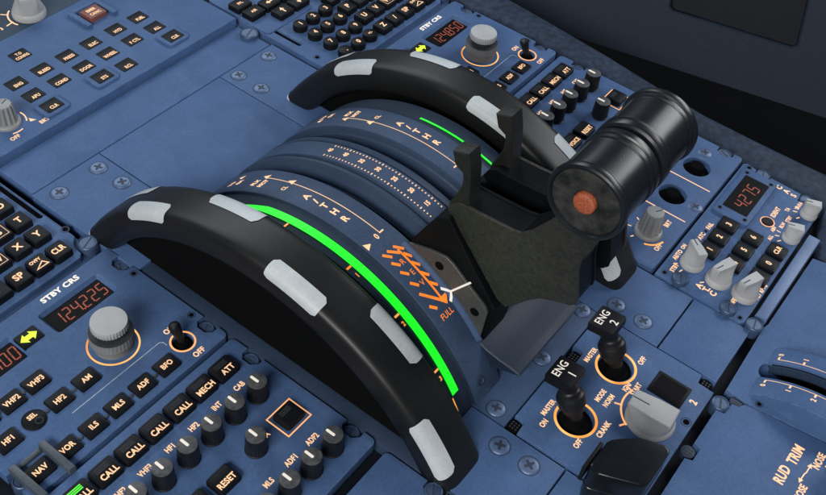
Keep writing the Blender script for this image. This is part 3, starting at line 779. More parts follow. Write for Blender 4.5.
for s in (-1,):
    for ch, a in (('R', -20.7), ('E', -24.3), ('V', -27.9)): atxt(bm, ch, s*44.3, a, 3.6, xs=.95, bold=-.008)
    for P in (((41.4, -16.3), (37.0, -18.6)), ((46.9, -16.2), (41.2, -18.7)), ((51.3, -16.2), (47.3, -18.2)), ((51.0, -19.2), (47.3, -21.1)),
              ((51.1, -22.3), (47.4, -24.2)), ((51.3, -25.9), (47.5, -27.9)), ((51.5, -29.5), (41.8, -34.5)), ((51.6, -33.5), (47.7, -35.3)),
              ((39.8, -19.3), (36.9, -21.4)), ((40.2, -22.4), (37.0, -24.4)), ((40.5, -25.8), (37.1, -27.8)), ((40.6, -29.1), (36.9, -31.1))):
        Q = dense(*P, 3); f = lambda x, v: (s*x, *arc(RQ+.1, v*K))       # both coordinates in mm along the arc
        stroke(bm, [(x, y/K) for x, y in Q], 1.85, f)
    stroke(bm, [(x, y/K) for x, y in dense((40.6, -17.6), (41.0, -34.2), 14)], 1.4, lambda x, v: (s*x, *arc(RQ+.13, v*K)))
    flatpoly(bm, [(s*44.4, -33.8/K), (s*35.4, -33.8/K), (s*39.8, -36.3/K)], lambda x, v: (x, *arc(RQ+.16, v*K)))
    atxt(bm, 'FULL', s*44.2, -38.0, 3.8, xs=.82, bold=-.004)
obj('reverse_lettering', bm, 'orange', t)
for s, x0, x1, a0, span in ((-1, 63.4, 69.2, 28, 84), (1, 61.2, 62.8, 8.4, 60)):
    bm = BM(); L = []
    for i in range(81):
        a = a0 - span*i/80
        taper = (min(1, i/10)*.85 + .15) if s < 0 else 1
        L.append([bm.verts.new((s*(x1 - (x1-x0)*taper), *arc(RQ-2.2, a))), bm.verts.new((s*x1, *arc(RQ-2.2, a)))])
    for p, q in zip(L, L[1:]): bm.faces.new((p[0], p[1], q[1], q[0]))
    obj('trim_range_strip', bm, 'green', t)
sm = lambda x, y: (x, *arc(RQ-2.4, y))
for a in (8.4, -12.6, -29.6, -47.2): bm = BM(); stroke(bm, [(-73.2, a), (-69.4, a)], 1.4*K, lambda x, y: (x, *arc(RQ-2.4, y))); obj('trim_tick', bm, 'ring', t)
bm = BM(); stroke(bm, dense((-69.8, -56.6), (-69.8, -61), 4), .9, sm); obj('trim_end_line', bm, 'ring', t)
for a, ch in ((-15.4, '1'), (-32.2, '2'), (-49.6, '3')): bm = BM(); atxt(bm, ch, -71.2, a, 2.8, RQ-2.4, bold=.03); obj('trim_number', bm, 'ring', t)
bm = BM(); lathe(bm, 0, 0, [(3.6, -1), (3.6, .6), (2.8, .9), (2.4, .2)], 24, mat=axis_mat((-47, *arc(RQ-.2, -58.6)), (-47, *arc(RQ+1, -58.6)))); obj('guide_boss', bm, 'groove', t)

# ================================================================== THRUST LEVERS
def thrust_lever(s, label):
    t = thing('thrust_lever', label, 'thrust lever', (s*18, WY, WZ), 'thrust levers')
    X0, X1 = (-28, -8) if s < 0 else (8, 28)
    arm = [(-19.5, 107), (-22, 112.5), (-27, 116), (-45, 117.2), (-60, 118.4), (-66, 119.6), (-72, 126), (-79, 137), (-84.6, 147), (-90, 158), (-108, 158), (-109, 147), (-106, 134), (-102.6, 124), (-103, 116), (-107.4, 98), (-107.4, 93), (-104.5, 89.5), (-96, 86), (-87, 81.5), (-80, 74), (-72, 63), (-68.4, 58.8), (-62.3, 60.7), (-40, 85)]
    bm = BM(); prism(bm, inset(arm, .7), X0+1.8, X1-1.8, .3, XM, True); a = obj('arm', bm, 'arm_core', t, 25)
    for xa, xb, mt in ((X0, X0+2, 'lever' if s < 0 else 'arm_core'), (X1-2, X1, 'arm_core' if s < 0 else 'lever')):  # inner plates coloured darker, standing in for the shadow between the levers
        bm = BM(); prism(bm, arm, xa, xb, .5, XM, True); obj('side_plate', bm, mt, a, 25)
    core = [(-15, 98), (-2, 72), (0, 60), (-20, 40), (-45, 15), (-60, 14), (-63, 34), (-64, 56), (-45, 78), (-24, 104)]
    bm = BM(); prism(bm, core, (X0-3.6 if s < 0 else X0+1.4), (X1-1.4 if s < 0 else X1+3.6), .6, XM, True); obj('root', bm, 'arm_core', t, 25)
    # grip
    c = (-99, 173)
    def m4(x): return axis_mat((x, *c), (x + s, *c))
    rg = 21
    prof = [(16.5, 1.6), (rg-1.4, 1.6), (rg-.3, 2.6), (rg, 3.6), (rg, 6.6), (rg-.9, 7.2), (rg-.9, 7.8), (rg-.2, 8.4), (rg-.2, 10.8), (rg-1.0, 11.6), (rg-1.1, 32.2), (rg-.4, 32.8), (rg-.4, 34.8), (rg-.9, 35.3), (rg+.3, 35.9), (rg+.6, 37.6), (rg+.3, 39.4), (rg-.5, 40.2), (rg-1.6, 40.3), (rg-2.2, 39.4), (rg-2.4, 38.2)]
    bm = BM(); lathe(bm, 0, 0, prof, 72, mat=m4(0)); g = obj('grip', bm, 'grip', t, 28)
    bm = BM(); lathe(bm, 0, 0, [(rg-2.4, 37), (rg-2.5, 38.4), (rg-4, 38.7), (7.2, 38.9), (6.6, 38.6), (6.4, 37.5)], 48, mat=m4(0)); obj('end_face', bm, 'grip_face', g, 40)
    bm = BM(); lathe(bm, 0, 0, [(6.0, 37.5), (6.0, 40.2), (5.4, 41.0), (4.2, 41.3), (.1, 41.4)], 32, mat=m4(0)); obj('disconnect_button', bm, 'orange_button', g, 40)
    for a0 in (-158, -142, 38):      # inlaid strips along the back of the grip
        for x0, x1 in ((12.2, 31.6),):
            bm = BM(); L = []
            for i in range(5):
                q = R(a0 - 4.5 + 9*i/4)
                L.append([bm.verts.new((s*xx, c[0] + (rg-1.0)*math.cos(q), c[1] + (rg-1.0)*math.sin(q))) for xx in (x0, x1)])
            for p, q in zip(L, L[1:]): bm.faces.new((p[0], p[1], q[1], q[0]))
            obj('grip_strip', bm, 'strip', g)
    # index plate on the outer side of the lever
    xi = s*34
    pol = lambda r, a_: arc(r, a_)
    ip = [pol(132, -17.6), pol(137, -18.6), pol(147, -23.4), pol(153.6, -27), pol(154.2, -29), pol(153, -35.8), pol(154, -40.6), pol(152.6, -42.4), pol(136, -48.6), pol(131, -49.6), pol(131.5, -42), pol(132, -34), pol(132, -26)]
    bm = BM(); prism(bm, ip, min(xi, xi-s*2), max(xi, xi-s*2), .4, XM, True); ipo = obj('index_plate', bm, 'plate_grey', t, 25)
    for r_, a_ in ((143.5, -27.6), (143.5, -41.4)): bm = BM(); y, z = arc(r_, a_); lathe(bm, 0, 0, [(3, -1), (3, .35), (2.4, .5)], 20, mat=axis_mat((xi, y, z), (xi+s, y, z))); obj('plate_screw', bm, 'well', ipo)
    bm = BM(); xx = xi + s*.3
    f = lambda a_, r_: (xx, *arc(r_, a_))
    stroke(bm, [(-34.4, 136.5), (-34.4, 157)], .5, f)
    obj('index_line', bm, 'white_line', ipo)
    bm = BM(); f2 = lambda x, a_: (x, *arc(RQ+.5 + 2.2*max(0, 1-abs(x-s*34.6)/3), a_))
    stroke(bm, [(s*37.6, -32.2), (s*36.0, -33.4), (s*34.8, -34.4), (s*36.0, -35.4), (s*37.6, -36.4)], .9, lambda x, a_: (x, *arc(RQ+3.3 - max(0, abs(x)-34.8)*.9, a_)))
    obj('index_fork', bm, 'white_line', ipo)
    # sloping lip that carries the plate
    bm = BM()
    xa, xb = (xi - s*.2), s*34.2
    L = []
    for i in range(21):
        a_ = -17.4 - 32*i/20
        L.append([bm.verts.new((x, *arc(r, a_))) for x, r in ((s*33, RQ-1), (s*34.05, RQ+2.6), (s*34.8, RQ+2.4), (s*36.6, RQ+.4), (s*37, RQ-1))])
    for p, q in zip(L, L[1:]):
        for j in range(4): bm.faces.new((p[j], p[j+1], q[j+1], q[j]))
    obj('index_lip', bm, 'trim_blue', ipo, 40)
    # reverse latching lever
    dx = 0 if s < 0 else 42
    rv = [(-16.3, 147.2), (-26.4, 151), (-27.6, 147), (-29.7, 138.9), (-32.6, 114.7), (-34, 96), (-20.5, 96), (-19.4, 105), (-20, 111.7), (-23, 119), (-25.4, 126.4), (-25.6, 132), (-24.6, 136.2), (-19.3, 139)]
    bm = BM(); prism(bm, rv, -27+dx, -16+dx, .6, XM, True); obj('reverse_lever', bm, 'fin', t, 25)
    return t
thrust_lever(-1, 'near thrust lever whose round grip shows an orange button and a white index line')
thrust_lever(1, 'far thrust lever whose black grip adjoins the audio panel, button side hidden')

# ================================================================== ENGINE PANEL
t = thing('engine_panel', 'blue engine start panel with ENG 1 and ENG 2 switches aft of the levers', 'control panel', (0, -144, -8))
bm = BM()
eo = [(-56.6, -187), (49, -187), (49.5, -176), (56.6, -175), (56.6, -100.2), (22, -100.2), (21.4, -108), (10, -108), (9.4, -100.2), (-47, -100.2), (-48, -107), (-56.6, -107.6)]
plate(bm, eo, -8, 0, .5, [(circ(-25.3, -129.6, 11.4, 40), 5), (circ(25.3, -129.0, 11.4, 40), 5)]); obj('faceplate', bm, 'blue', t)
for sx, s in ((-1, '1'), (1, '2')):
    x, y = sx*25.3, -129.4
    bm = BM(); lathe(bm, x, y, [(11.2, -5), (11.2, -4.2), (6.8, -2.4), (6.2, 0), (4.2, 3)], 36); k = obj('master_switch', bm, 'well', t)
    p0, p1 = (x, y, 0), (x, y+13.5, 29)
    bm = BM(); lathe(bm, 0, 0, [(4.4, 0), (4.8, 6), (6.6, 7.6), (7.0, 12), (8.6, 13), (8.8, 18.5), (8.2, 20), (6.8, 21), (6.4, 23.5), (5.6, 24.4), (5.4, 28)], 32, mat=axis_mat(p0, p1)); obj('stem', bm, 'dark_knob', k, 30)
    bm = BM(); m = Matrix.Translation((x, y+15.2, 30.5)) @ Matrix.Rotation(R(-6), 4, 'X')
    mp = lambda a, b, c: tuple(m @ Vector((a, b, c)))
    lo = rr(0, 0, 15, 13, 1.5)
    prism(bm, rr(0, 0, 19, 17, 1.2), -2.2, 4.2, .6, mp, True); cap = obj('switch_cap', bm, 'key', k)
    b = BM(); f = lambda a, c: tuple(m @ Vector((a, c, 4.26)))
    txt(b, 'ENG', 0, 3.6, 4.7, f, xs=.88, bold=.005); txt(b, s, .3, -4.2, 4.9, f, xs=.95, bold=.005); obj('legend', b, 'white_line', cap)
    bm = BM(); ring(bm, x, y-.1, 11.8, 13.4, 0, .15, n=64); obj('switch_ring', bm, 'ring', t)
mk = wing_knob(t, 4.2, -164.8, 15.6, 12.5, 94, 0, .52, 'mode_selector')
bm = BM(); ring(bm, 9, -165, 19.6, 20.8, 0, .14, 68, 152); 
for a in (71, 110, 149): stroke(bm, [(9+20.2*math.cos(R(a)), -165+20.2*math.sin(R(a))), (9+24.6*math.cos(R(a)), -165+24.6*math.sin(R(a)))], 1.2, flat(.12))
obj('mode_arc', bm, 'peach', t)
for s, x, y, h in (('MASTER', -29, -112.2, 3.0), ('MASTER', 23, -112.2, 3.0), ('MODE', -.3, -132.6, 3.0), ('NORM', -.4, -138.4, 3.0), ('CRANK', -20.6, -146.2, 3.2), ('IGN/', 16.4, -142.2, 3.0), ('START', 18.6, -147.4, 3.0), ('OFF', -39.4, -139.2, 3.2), ('OFF', 40.8, -140, 3.2), ('ON', -40.6, -116, 3.2)):
    label(t, s, x, y, h, xs=.78, bold=.03)
tick(t, [(-17.4, -112.2), (-16.2, -112.2)], 1.2); tick(t, [(34.6, -112.2), (35.8, -112.2)], 1.2)
label(t, '2', 33.6, -179.8, 4.4, bold=.03); label(t, '1', -33.6, -179.8, 4.4, bold=.03)
bm = BM(); prism(bm, rr(32.4, -164, 18.6, 23, .8), -1, .35, .2); k = obj('fire_light', bm, 'key', t)
bm = BM(); prism(bm, rr(32.4, -164, 15, 19, .5), .3, .45, 0); obj('lens', bm, 'display', k)
for x, y in ((-52.4, -103.2), (15.6, -104.3), (52.4, -180.2)):
    bm = BM(); lathe(bm, x, y, [(4.4, -6), (4.4, -2.4), (3.8, -2)], 24)
    c_ = obj('plug', bm, 'well', t)
    b = BM()
    for a in range(3):
        for q in range(3): prism(b, rr(x-2+2*a, y-2+2*q, 1, 1, .2, 1), -2.2, -1.7, 0)
    obj('pins', b, 'stud', c_)
add_hole(17.4, -183.0, 0, t, 3.4)

# ================================================================== SPEED BRAKE LEVER (bottom edge)
t = thing('speed_brake_lever', 'glossy black block handle at the bottom edge below the grey mode knob', 'lever', (-78, -186, 0))
bm = BM()
hb = [(-88, -190), (-85, -166), (-69, -163.5), (-55, -175), (-49, -188), (-58, -196), (-77, -193)]
cx, cy = -66, -180
lo = [(-87, -158.8), (-67, -158.8), (-54.5, -171.5), (-50, -184.5), (-51.5, -188.2), (-77, -188.2), (-80, -186), (-90, -163)]
for kq in (.12, .25): lo = [q for i in range(len(lo)) for q in ((lo[i][0]*(1-kq)+lo[(i+1) % len(lo)][0]*kq, lo[i][1]*(1-kq)+lo[(i+1) % len(lo)][1]*kq), (lo[i][0]*kq+lo[(i+1) % len(lo)][0]*(1-kq), lo[i][1]*kq+lo[(i+1) % len(lo)][1]*(1-kq)))]
lo = [(x + 70, y + 175) for x, y in lo]
rows = []
m = Matrix.Translation((-70, -175, 26))
for sc, z in ((.82, -10), (.95, 3), (1.0, 12), (1.0, 31.6), (.994, 32.8), (.975, 33.5), (.95, 33.8), (.93, 33.85), (.5, 33.85)):
    rows.append([bm.verts.new(m @ Vector((p[0]*sc, p[1]*sc, z))) for p in lo])
for a, b in zip(rows, rows[1:]):
    for i in range(len(a)): bm.faces.new((a[i], a[(i+1) % len(a)], b[(i+1) % len(a)], b[i]))
bm.faces.new(rows[0]); bm.faces.new(rows[-1]); obj('handle', bm, 'black_plastic', t, 24)
bm = BM()
rows = [[bm.verts.new(m @ Vector((p[0]*sc, p[1]*sc, z))) for p in lo] for sc, z in ((1.0, 17), (1.018, 17.3), (1.018, 18.5), (1.0, 18.8))]
for a, b in zip(rows, rows[1:]):
    for i in range(len(a)): bm.faces.new((a[i], a[(i+1) % len(a)], b[(i+1) % len(b)], b[i]))
obj('seam_rib', bm, 'black_plastic', t)
bm = BM(); prism(bm, rr(-72, -182, 9, 14, 2), -12, 30, 0); obj('stem', bm, 'lever_dark', t)
bm = BM(); prism(bm, [(-14, 0), (5, 0), (5, 2), (-14, 2)], 44, 57, .3, lambda a, b, c: tuple(Matrix.Translation((-74, -158.0, 0)) @ Vector((a, b, c)))); obj('latch_bar', bm, 'lever_dark', t)

# ================================================================== COCKPIT LIGHT PANEL (right column)
t = thing('lighting_panel', 'blue panel with two round black jack holes and a grey ribbed dimmer knob', 'control panel', (195, -80, -8))
bm = BM()
plate(bm, notched(116, -109, 271.5, -51, (-95,), 3, 'r', 8, 13), -8, 0, .6, [(circ(236.2, -85.2, 10.6, 40), 6), (circ(195.3, -84.8, 10.6, 40), 6)]); obj('faceplate', bm, 'blue', t)
for x, y in ((236.2, -85.2), (195.3, -84.8)):
    bm = BM(); lathe(bm, x, y, [(10.3, -6), (10.3, -4.6), (6.2, -3.8), (5.6, 1.2), (4.6, 2), (.1, 1.6)], 36); obj('jack_socket', bm, 'well', t)
add_screw(256, -82.9, -.4, t, 5.3, 30); add_screw(194.7, -104, -.4, t, 5.3, 60)
add_bolt(267.6, -94.8, -4.6, t, 4.9, 4); add_bolt(267.6, -62, -4.6, t, 4.9, 4)
ribbed_knob(t, 147, -89, 8.6, 20, 0, -30)
bm = BM()
txt(bm, 'BRT', 164.4, -96.2, 3.2, flat(.06), bold=.03); txt(bm, 'OFF', 138, -101.6, 3.2, flat(.06), bold=.03)
obj('panel_lettering', bm, 'legend', t)
for xq, y0 in ((217.2, -66), (174.6, -70)): bm = BM(); stroke(bm, [(xq, y0), (xq, -105.2)], 1.0, flat(.1)); obj('divider_line', bm, 'legend', t)
bm = BM(); ring(bm, 147, -89, 12.4, 13.8, 0, .12, 195, 262); obj('dimmer_arc', bm, 'ring', t)
for a in (60, 105, 150, -20): bm = BM(); stroke(bm, [(147+12.4*math.cos(R(a)), -89+12.4*math.sin(R(a))), (147+15*math.cos(R(a)), -89+15*math.sin(R(a)))], .9, flat(.1)); obj('dimmer_tick', bm, 'legend', t)

# blank panel between audio and lighting (mostly behind the grips)
cover('plain blue panel behind the round lever grips, aft of the far audio panel', rect(116, -50, 274, -46), -1)

# ================================================================== TRANSPONDER PANEL
t = thing('transponder_panel', 'blue transponder panel with number keys and a 4275 code window', 'control panel', (190, -145, -8))
bm = BM()
plate(bm, [(114.6, -111.4), (114.6, -121), (114.6, -134), (112.6, -176), (116, -178.6), (262, -178.6), (262.4, -172.6), (257, -172), (256, -160.8), (264.8, -160), (265.6, -135), (260.5, -134.4), (260.4, -123), (266.4, -122.4), (268.6, -114), (266, -111.4)], -8, 0, .6); obj('faceplate', bm, 'blue', t)
bm = BM(); prism(bm, rr(229.6, -128.6, 61, 28, 2.5), -.5, 2.6, .8); wf = obj('window_frame', bm, 'blue', t)
bm = BM(); prism(bm, rr(229.8, -128.6, 43.5, 19.6, .8), 2.3, 2.75, 0); d = obj('code_window', bm, 'display', wf)
bm = BM(); seven(bm, '4275', 215.4, -129.6, 4.6, 9.4, 7.6, 2.85, .9); obj('digits', bm, 'digit', d)
for x, y in ((254.6, -118.6), (254.6, -138.4), (204.4, -118.6), (204.4, -138.6)): add_hole(x, y, 2.6, wf, 1.9)
xc3 = (157.6, 174.0, 190.4); yr = (-131.4, -150.6, -169.6)
for j, row in enumerate((('1', '2', '3'), ('4', '5', '6'), ('7', '0', 'CLR'))):
    for i, s in enumerate(row): key(t, xc3[i]+1.2, yr[j], 12.6, 13.4, 0, 3.2, s, 4 if len(s) == 1 else 3.3, xs=.9, rad=1.2, taper=.6, bold=.03)
wing_knob(t, 140.0, -127.4, 8.6, 17, 52, 0, .40); wing_knob(t, 138.2, -148.4, 9.2, 17, 160, 0, .42); wing_knob(t, 138.6, -168.2, 9.2, 17, 160, 0, .42)
wing_knob(t, 213, -172.2, 6.6, 13, 110, 0, .5); wing_knob(t, 246, -173, 6.4, 13, 110, 0, .5)
bm = BM(); lathe(bm, 217.6, -152, [(4.4, -1), (4.4, .5), (3.9, .9), (.1, .9)], 28); obj('ident_button', bm, 'key', t)
bm = BM(); ring(bm, 217.6, -152, 4.7, 5.4, 0, .12); obj('button_ring', bm, 'peach', t)
for s, x, y, h in (('IDENT', 231.6, -152.6, 3.3), ('ATC', 169.8, -120.6, 3), ('FAIL', 183.6, -120.8, 3), ('STBY', 128.4, -119.4, 3), ('AUTO', 141, -115.6, 3), ('ON', 151.4, -115.4, 2.6), ('OFF', 127.2, -164.8, 3),
                   ('ALL', 203.4, -160.2, 2.5), ('ABV', 213.6, -158.4, 2.5), ('BLW', 222, -162, 2.5), ('N', 199.8, -165.4, 2.5), ('TA', 240.6, -158.6, 2.6), ('STBY', 231.4, -163.2, 2.6), ('TA/RA', 250.6, -163.6, 2.6), ('ALT RPTG', 149, -176, 2.8)):
    label(t, s, x, y, h, xs=.85, bold=.035)
for i, ch in enumerate('TCAS'): label(t, ch, 260.2 - .5*i, -137.8-6.1*i, 4.0, xs=1, bold=.035)
for i, ch in enumerate('ATC'): label(t, ch, 124.7, -140.3-5.3*i, 4.0, xs=1, bold=.035)
for cx, cy, r, aa in ((213, -172.2, 8.2, (85, 115, 145)), (246, -173, 8.2, (80, 110, 150)), (140, -127.4, 10.2, (95, 130, 165)), (138.2, -148.4, 10.6, (175, 140)), (138.6, -168.2, 10.6, (165,))):
    for a in aa: tick(t, [(cx+r*math.cos(R(a)), cy+r*math.sin(R(a))), (cx+(r+3.2)*math.cos(R(a)), cy+(r+3.2)*math.sin(R(a)))], .9)
add_hole(119.6, -116.2, 0, t, 2.2); add_hole(117.4, -174.4, 0, t, 2.2); add_hole(264.4, -117, 0, t, 2.6); add_hole(259.2, -176.4, 0, t, 2.4); add_hole(176.8, -121, 0, t, 1.5)
add_bolt(264.8, -128.8, -3.4, t, 5, 4, 20); add_bolt(261.2, -166.4, -3.4, t, 5, 4, 150); add_bolt(119.6, -127.8, -1, t, 5, 4.5, 20); add_bolt(117.6, -165, -1, t, 5, 4.5, 20)

# light blue bar aft of the transponder
t = thing('spacer_bar', 'pale blue raised bar between the transponder and the flap panel', 'spacer bar', (176, -186, -8))
bm = BM(); prism(bm, [(127, -189.6), (226, -190.4), (226, -181.4), (127, -181.4)], -8, 1.5, 1.6); obj('bar', bm, 'bar', t)
add_bolt(117.6, -184.6, -3, t, 5.2, 5, 10)

# ================================================================== FLAP PANEL
t = thing('flap_panel', 'blue flap lever panel with a curved slot marked 0 1 2 at the right edge', 'control panel', (120, -240, -8))
bm = BM()
plate(bm, [(57, -192), (121, -190.4), (126, -191.6), (206, -192.4), (208, -201), (215, -340), (78, -340), (62.5, -262), (55.4, -210)], -8, -.4, .5, [(rr(88, -240, 14.4, 76.6, 6.4, 6), 7, .2)]); obj('faceplate', bm, 'blue', t)
HY, HZ, HR = -252, -64, 80
def hz(r, a): return (HY + r*math.sin(R(a)), HZ + r*math.cos(R(a)))
bm = BM()
hp = [(61, 55), (62.6, HR-3), (63.6, HR-.6), (65.4, HR), (79, HR), (80.2, HR-.5), (80.8, HR-2), (81.4, HR-13), (94.6, HR-13), (95.2, HR-2), (95.8, HR-.5), (97, HR), (108.5, HR), (110, HR-.4), (112, HR-3), (114, 55)]
rows = []
for i in range(61):
    a = -60 + 99*i/60
    rows.append([bm.verts.new((u, *hz(r, a))) for u, r in hp])
for p, q in zip(rows, rows[1:]):
    for j in range(len(hp)-1): bm.faces.new((p[j], p[j+1], q[j+1], q[j]))
bm.faces.new(rows[0]); bm.faces.new(rows[-1])
o = obj('arched_track', bm, 'blue', t, 30); o.data.materials.append(M['well'])
for p in o.data.polygons:
    c = p.center*1000 + ORG[t.name]
    if 80.5 < c.x < 95.4 and math.hypot(c.y-HY, c.z-HZ) < HR-1.5: p.material_index = 1
bm = BM()
fm = lambda x, a: (x, *hz(HR+.06, a))
Kf = 180/PI/HR
for xe, s in ((77.4, -1), (98.2, 1)):
    stroke(bm, dense((xe, 32.7), (xe, -45), 50), .45, fm)
    for a, ch in ((32.7, '0'), (21.2, '1'), (10.1, '2'), (-1, '3')):
        stroke(bm, [(xe, a), (xe + s*2.6, a)], .9, fm)
        txt(bm, ch, 0, 0, 3.0, lambda u, v: (xe + s*5 + u, *hz(HR+.06, a + v*Kf)), bold=.03)
obj('scale_lettering', bm, 'legend', t)
for xa, xb in ((81.0, 82.2), (93.8, 95.0)):
    bm = BM(); L = []
    for i in range(41):
        a = 37 - 80*i/40
        L.append([bm.verts.new((x, *hz(r, a))) for x, r in ((xa, HR-9), (xa, HR-2.6), (xb, HR-2.6), (xb, HR-9))])
    for p, q in zip(L, L[1:]):
        for j in range(3): bm.faces.new((p[j], p[j+1], q[j+1], q[j]))
    obj('slot_guide', bm, 'groove', t)
add_hole(60.4, -213, -.4, t, 2.4)

# ================================================================== RUDDER TRIM PANEL
t = thing('rudder_trim_panel', 'blue panel lettered RUD TRIM with a grey knob in the bottom right corner', 'control panel', (0, -260, -8))
bm = BM()
plate(bm, [(-114, -194), (-6, -193.4), (-4.4, -198), (6, -198), (7, -193.4), (38.4, -193.4), (39, -198.6), (49, -199.4), (50, -204), (54, -206), (55.4, -214), (61.4, -262), (76, -340), (-114, -340)], -8, 0, .5); obj('faceplate', bm, 'blue', t)
bm = BM()
txt(bm, 'RUD', 22.0, -243.8, 5.6, flat(.06), xs=.78, bold=.03); txt(bm, 'TRIM', 40.2, -245.0, 5.6, flat(.06), xs=.78, bold=.03)
txt(bm, 'NOSE', 45.6, -258, 4.0, flat(.06), xs=.8, bold=.03); txt(bm, 'NOSE', 17.4, -257.2, 4.0, flat(.06), xs=.8, bold=.03); txt(bm, 'L', 17.4, -264, 4.0, flat(.06), xs=.8, bold=.03); txt(bm, 'R', 45.6, -264.6, 4.0, flat(.06), xs=.8, bold=.03)
stroke(bm, [(25.4, -254.0), (31, -254.4), (33, -255), (38.6, -255.2)], .7, flat(.08))
for sx, x, y in ((-1, 25.4, -254), (1, 38.6, -255.2)): flatpoly(bm, [(x + sx*2.2, y), (x - sx*1.2, y+1.5), (x - sx*1.2, y-1.5)], flat(.1))
obj('panel_lettering', bm, 'legend', t)
add_bolt(44.2, -193.6, -3.5, t, 5, 4.6, 20)
for x, y in ((.8, -193.0), (53.6, -201.4)):
    bm = BM(); lathe(bm, x, y, [(4.5, -6), (4.5, -2.2), (3.9, -1.8)], 24); c_ = obj('plug', bm, 'recess', t)
    b = BM()
    for a in range(3):
        for q in range(3): prism(b, rr(x-2+2*a, y-2+2*q, 1, 1, .2, 1), -2, -1.5, 0)
    obj('pins', b, 'stud', c_)
wing_knob(t, 45.8, -277.5, 13.5, 18, 100, 0, .5, 'trim_knob')

# ================================================================== RIGHT EDGE: rail, console, floor
t = thing('edge_rail', 'padded dark rail along the right edge of the pedestal', 'edge rail', (300, 0, -12))
bm = BM()
inn = [(292, 330), (291.5, 180), (290.5, 90), (288.6, 40), (279, -30), (274, -80), (270, -110), (267.5, -150), (265, -180), (232, -187), (212, -196), (209, -208), (216, -345)]
otr = [(336, 330), (330, 160), (324, 100), (316.5, 36), (308, -20), (303, -60), (303, -110), (304, -150), (306, -180), (306, -196), (306, -205), (306, -212), (306, -345)]
L = []
for (ax, ay), (bx, by) in zip(inn, otr):
    w = bx - ax
    L.append([bm.verts.new((ax + (bx-ax)*f, ay + (by-ay)*f, z)) for f, z in ((0, -14), (.0, -3.2), (.04, -1.6), (.12, -.6), (.5, .2), (.82, -.5), (.93, -2.2), (1, -7), (1.0, -60))])
for p, q in zip(L, L[1:]):
    for j in range(8): bm.faces.new((p[j], p[j+1], q[j+1], q[j]))
obj('rail', bm, 'leather', t, 50)
bm = BM(); L = []
for i in range(241):
    f_ = i/240*(len(otr)-5); k_ = min(int(f_), len(otr)-6); q = f_-k_
    ax = otr[k_][0]*(1-q)+otr[k_+1][0]*q; ay = otr[k_][1]*(1-q)+otr[k_+1][1]*q
    dz = .9*math.sin(i*2.1)
    L.append([bm.verts.new((ax + w_, ay, z_ + dz)) for w_, z_ in ((.5, -16), (14, -22), (24, -40), (26, -120))])
for p, q in zip(L, L[1:]):
    for j in range(3): bm.faces.new((p[j], p[j+1], q[j+1], q[j]))
obj('ribbed_boot', bm, 'lever_dark', t, 20)
t = thing('seat_console', 'dark slate side panel with a rectangular recessed pocket in the upper right corner', 'side console', (437.4, 81.6, -80))
u = Vector((.23654, -.97162, 0)); v = Vector((.41062, .09997, .90631)); nn = u.cross(v)
if nn.x > 0: nn = -nn
O = Vector((437.4, 81.6, -80))
f = lambda a, b, c: tuple(O + u*a + v*b + nn*c)
bm = BM()
outer = [(-300, 0), (420, 0), (420, 240), (-300, 240)]
hole = [(42, 56), (46, 53), (163, 53.2), (167, 56), (152, 150), (28, 150)]
a1 = [bm.verts.new(f(*p, 0)) for p in outer]; h0 = [bm.verts.new(f(*p, 0)) for p in inset(hole, -1.6)]; h1 = [bm.verts.new(f(*p, -1.2)) for p in inset(hole, 0)]; h2 = [bm.verts.new(f(*p, -12)) for p in inset(hole, .6)]
a0 = [bm.verts.new(f(*p, -60)) for p in outer]
es = [bm.edges.new((a1[i], a1[(i+1) % 4])) for i in range(4)] + [bm.edges.new((h0[i], h0[(i+1) % 6])) for i in range(6)]
bmesh.ops.triangle_fill(bm, edges=es, use_beauty=True)
for p, q in ((h0, h1), (h1, h2)):
    for i in range(6): bm.faces.new((p[i], p[(i+1) % 6], q[(i+1) % 6], q[i]))
for i in range(4): bm.faces.new((a0[i], a0[(i+1) % 4], a1[(i+1) % 4], a1[i]))
obj('side_panel', bm, 'slate', t, 30)
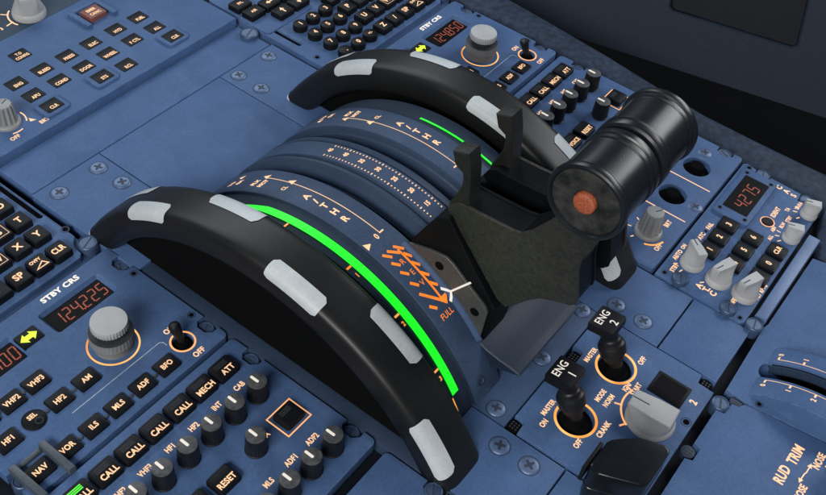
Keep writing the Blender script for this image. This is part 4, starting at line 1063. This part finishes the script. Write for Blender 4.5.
bm = BM(); flatpoly(bm, [p for p in inset(hole, .4)], lambda a, b: f(a, b, -11.9)); obj('pocket', bm, 'pocket', t)
bm = BM(); prism(bm, [(-900, -900), (1400, -900), (1400, 1200), (-900, 1200)], -300, -262, 0)
o = obj('floor', bm, 'well'); o['kind'] = 'structure'; o['label'] = 'black cockpit floor in the gap beside the pedestal'; o['category'] = 'floor'

# ================================================================== LIGHT, CAMERA
w = bpy.data.worlds.new('World'); SC.world = w; w.use_nodes = True
bg = w.node_tree.nodes['Background']; bg.inputs[0].default_value = (.55, .72, 1.0, 1); bg.inputs[1].default_value = .09
def lamp(name, loc, tgt, size, sy, power, col):
    l = bpy.data.lights.new(name, 'AREA'); l.shape = 'RECTANGLE'; l.size = size; l.size_y = sy; l.energy = power; l.color = col
    o = bpy.data.objects.new(name, l); COL.objects.link(o); o.location = loc
    o.rotation_euler = (Vector(tgt) - Vector(loc)).to_track_quat('-Z', 'Y').to_euler()
lamp('windshield_light', (.5, 1.2, 1.0), (0, 0, 0), 1.5, .6, 10.8, (.90, .96, 1))
lamp('left_window_light', (-1.3, -.3, 1.0), (0, 0, 0), 1.0, .45, 24.5, (1, .965, .91))
lamp('right_window_light', (1.35, -.55, 1.0), (.1, -.1, 0), 1.0, .45, 13.2, (.94, .97, 1))
cam = bpy.data.cameras.new('camera'); co = bpy.data.objects.new('camera', cam); COL.objects.link(co); SC.camera = co
cam.sensor_fit = 'HORIZONTAL'; cam.sensor_width = 36; cam.lens = 36*997.885/826
cam.clip_start = .01; cam.clip_end = 50
rx = Vector((.59686411, -.54781081, .58622227)); ry = Vector((-.79640306, -.49323686, .34994222)); rz = Vector((.0974443, -.67573716, -.73067359))
cr = Vector((rx.x, ry.x, rz.x)); cd = Vector((rx.y, ry.y, rz.y)); cf = Vector((rx.z, ry.z, rz.z))
m3 = Matrix((cr, -cd, -cf)).transposed()
co.matrix_world = Matrix.Translation((-.37856, -.210595, .498046)) @ m3.to_4x4()
SC.view_settings.view_transform = 'Standard'; SC.view_settings.look = 'None'; SC.view_settings.gamma = 1; SC.view_settings.exposure = 0
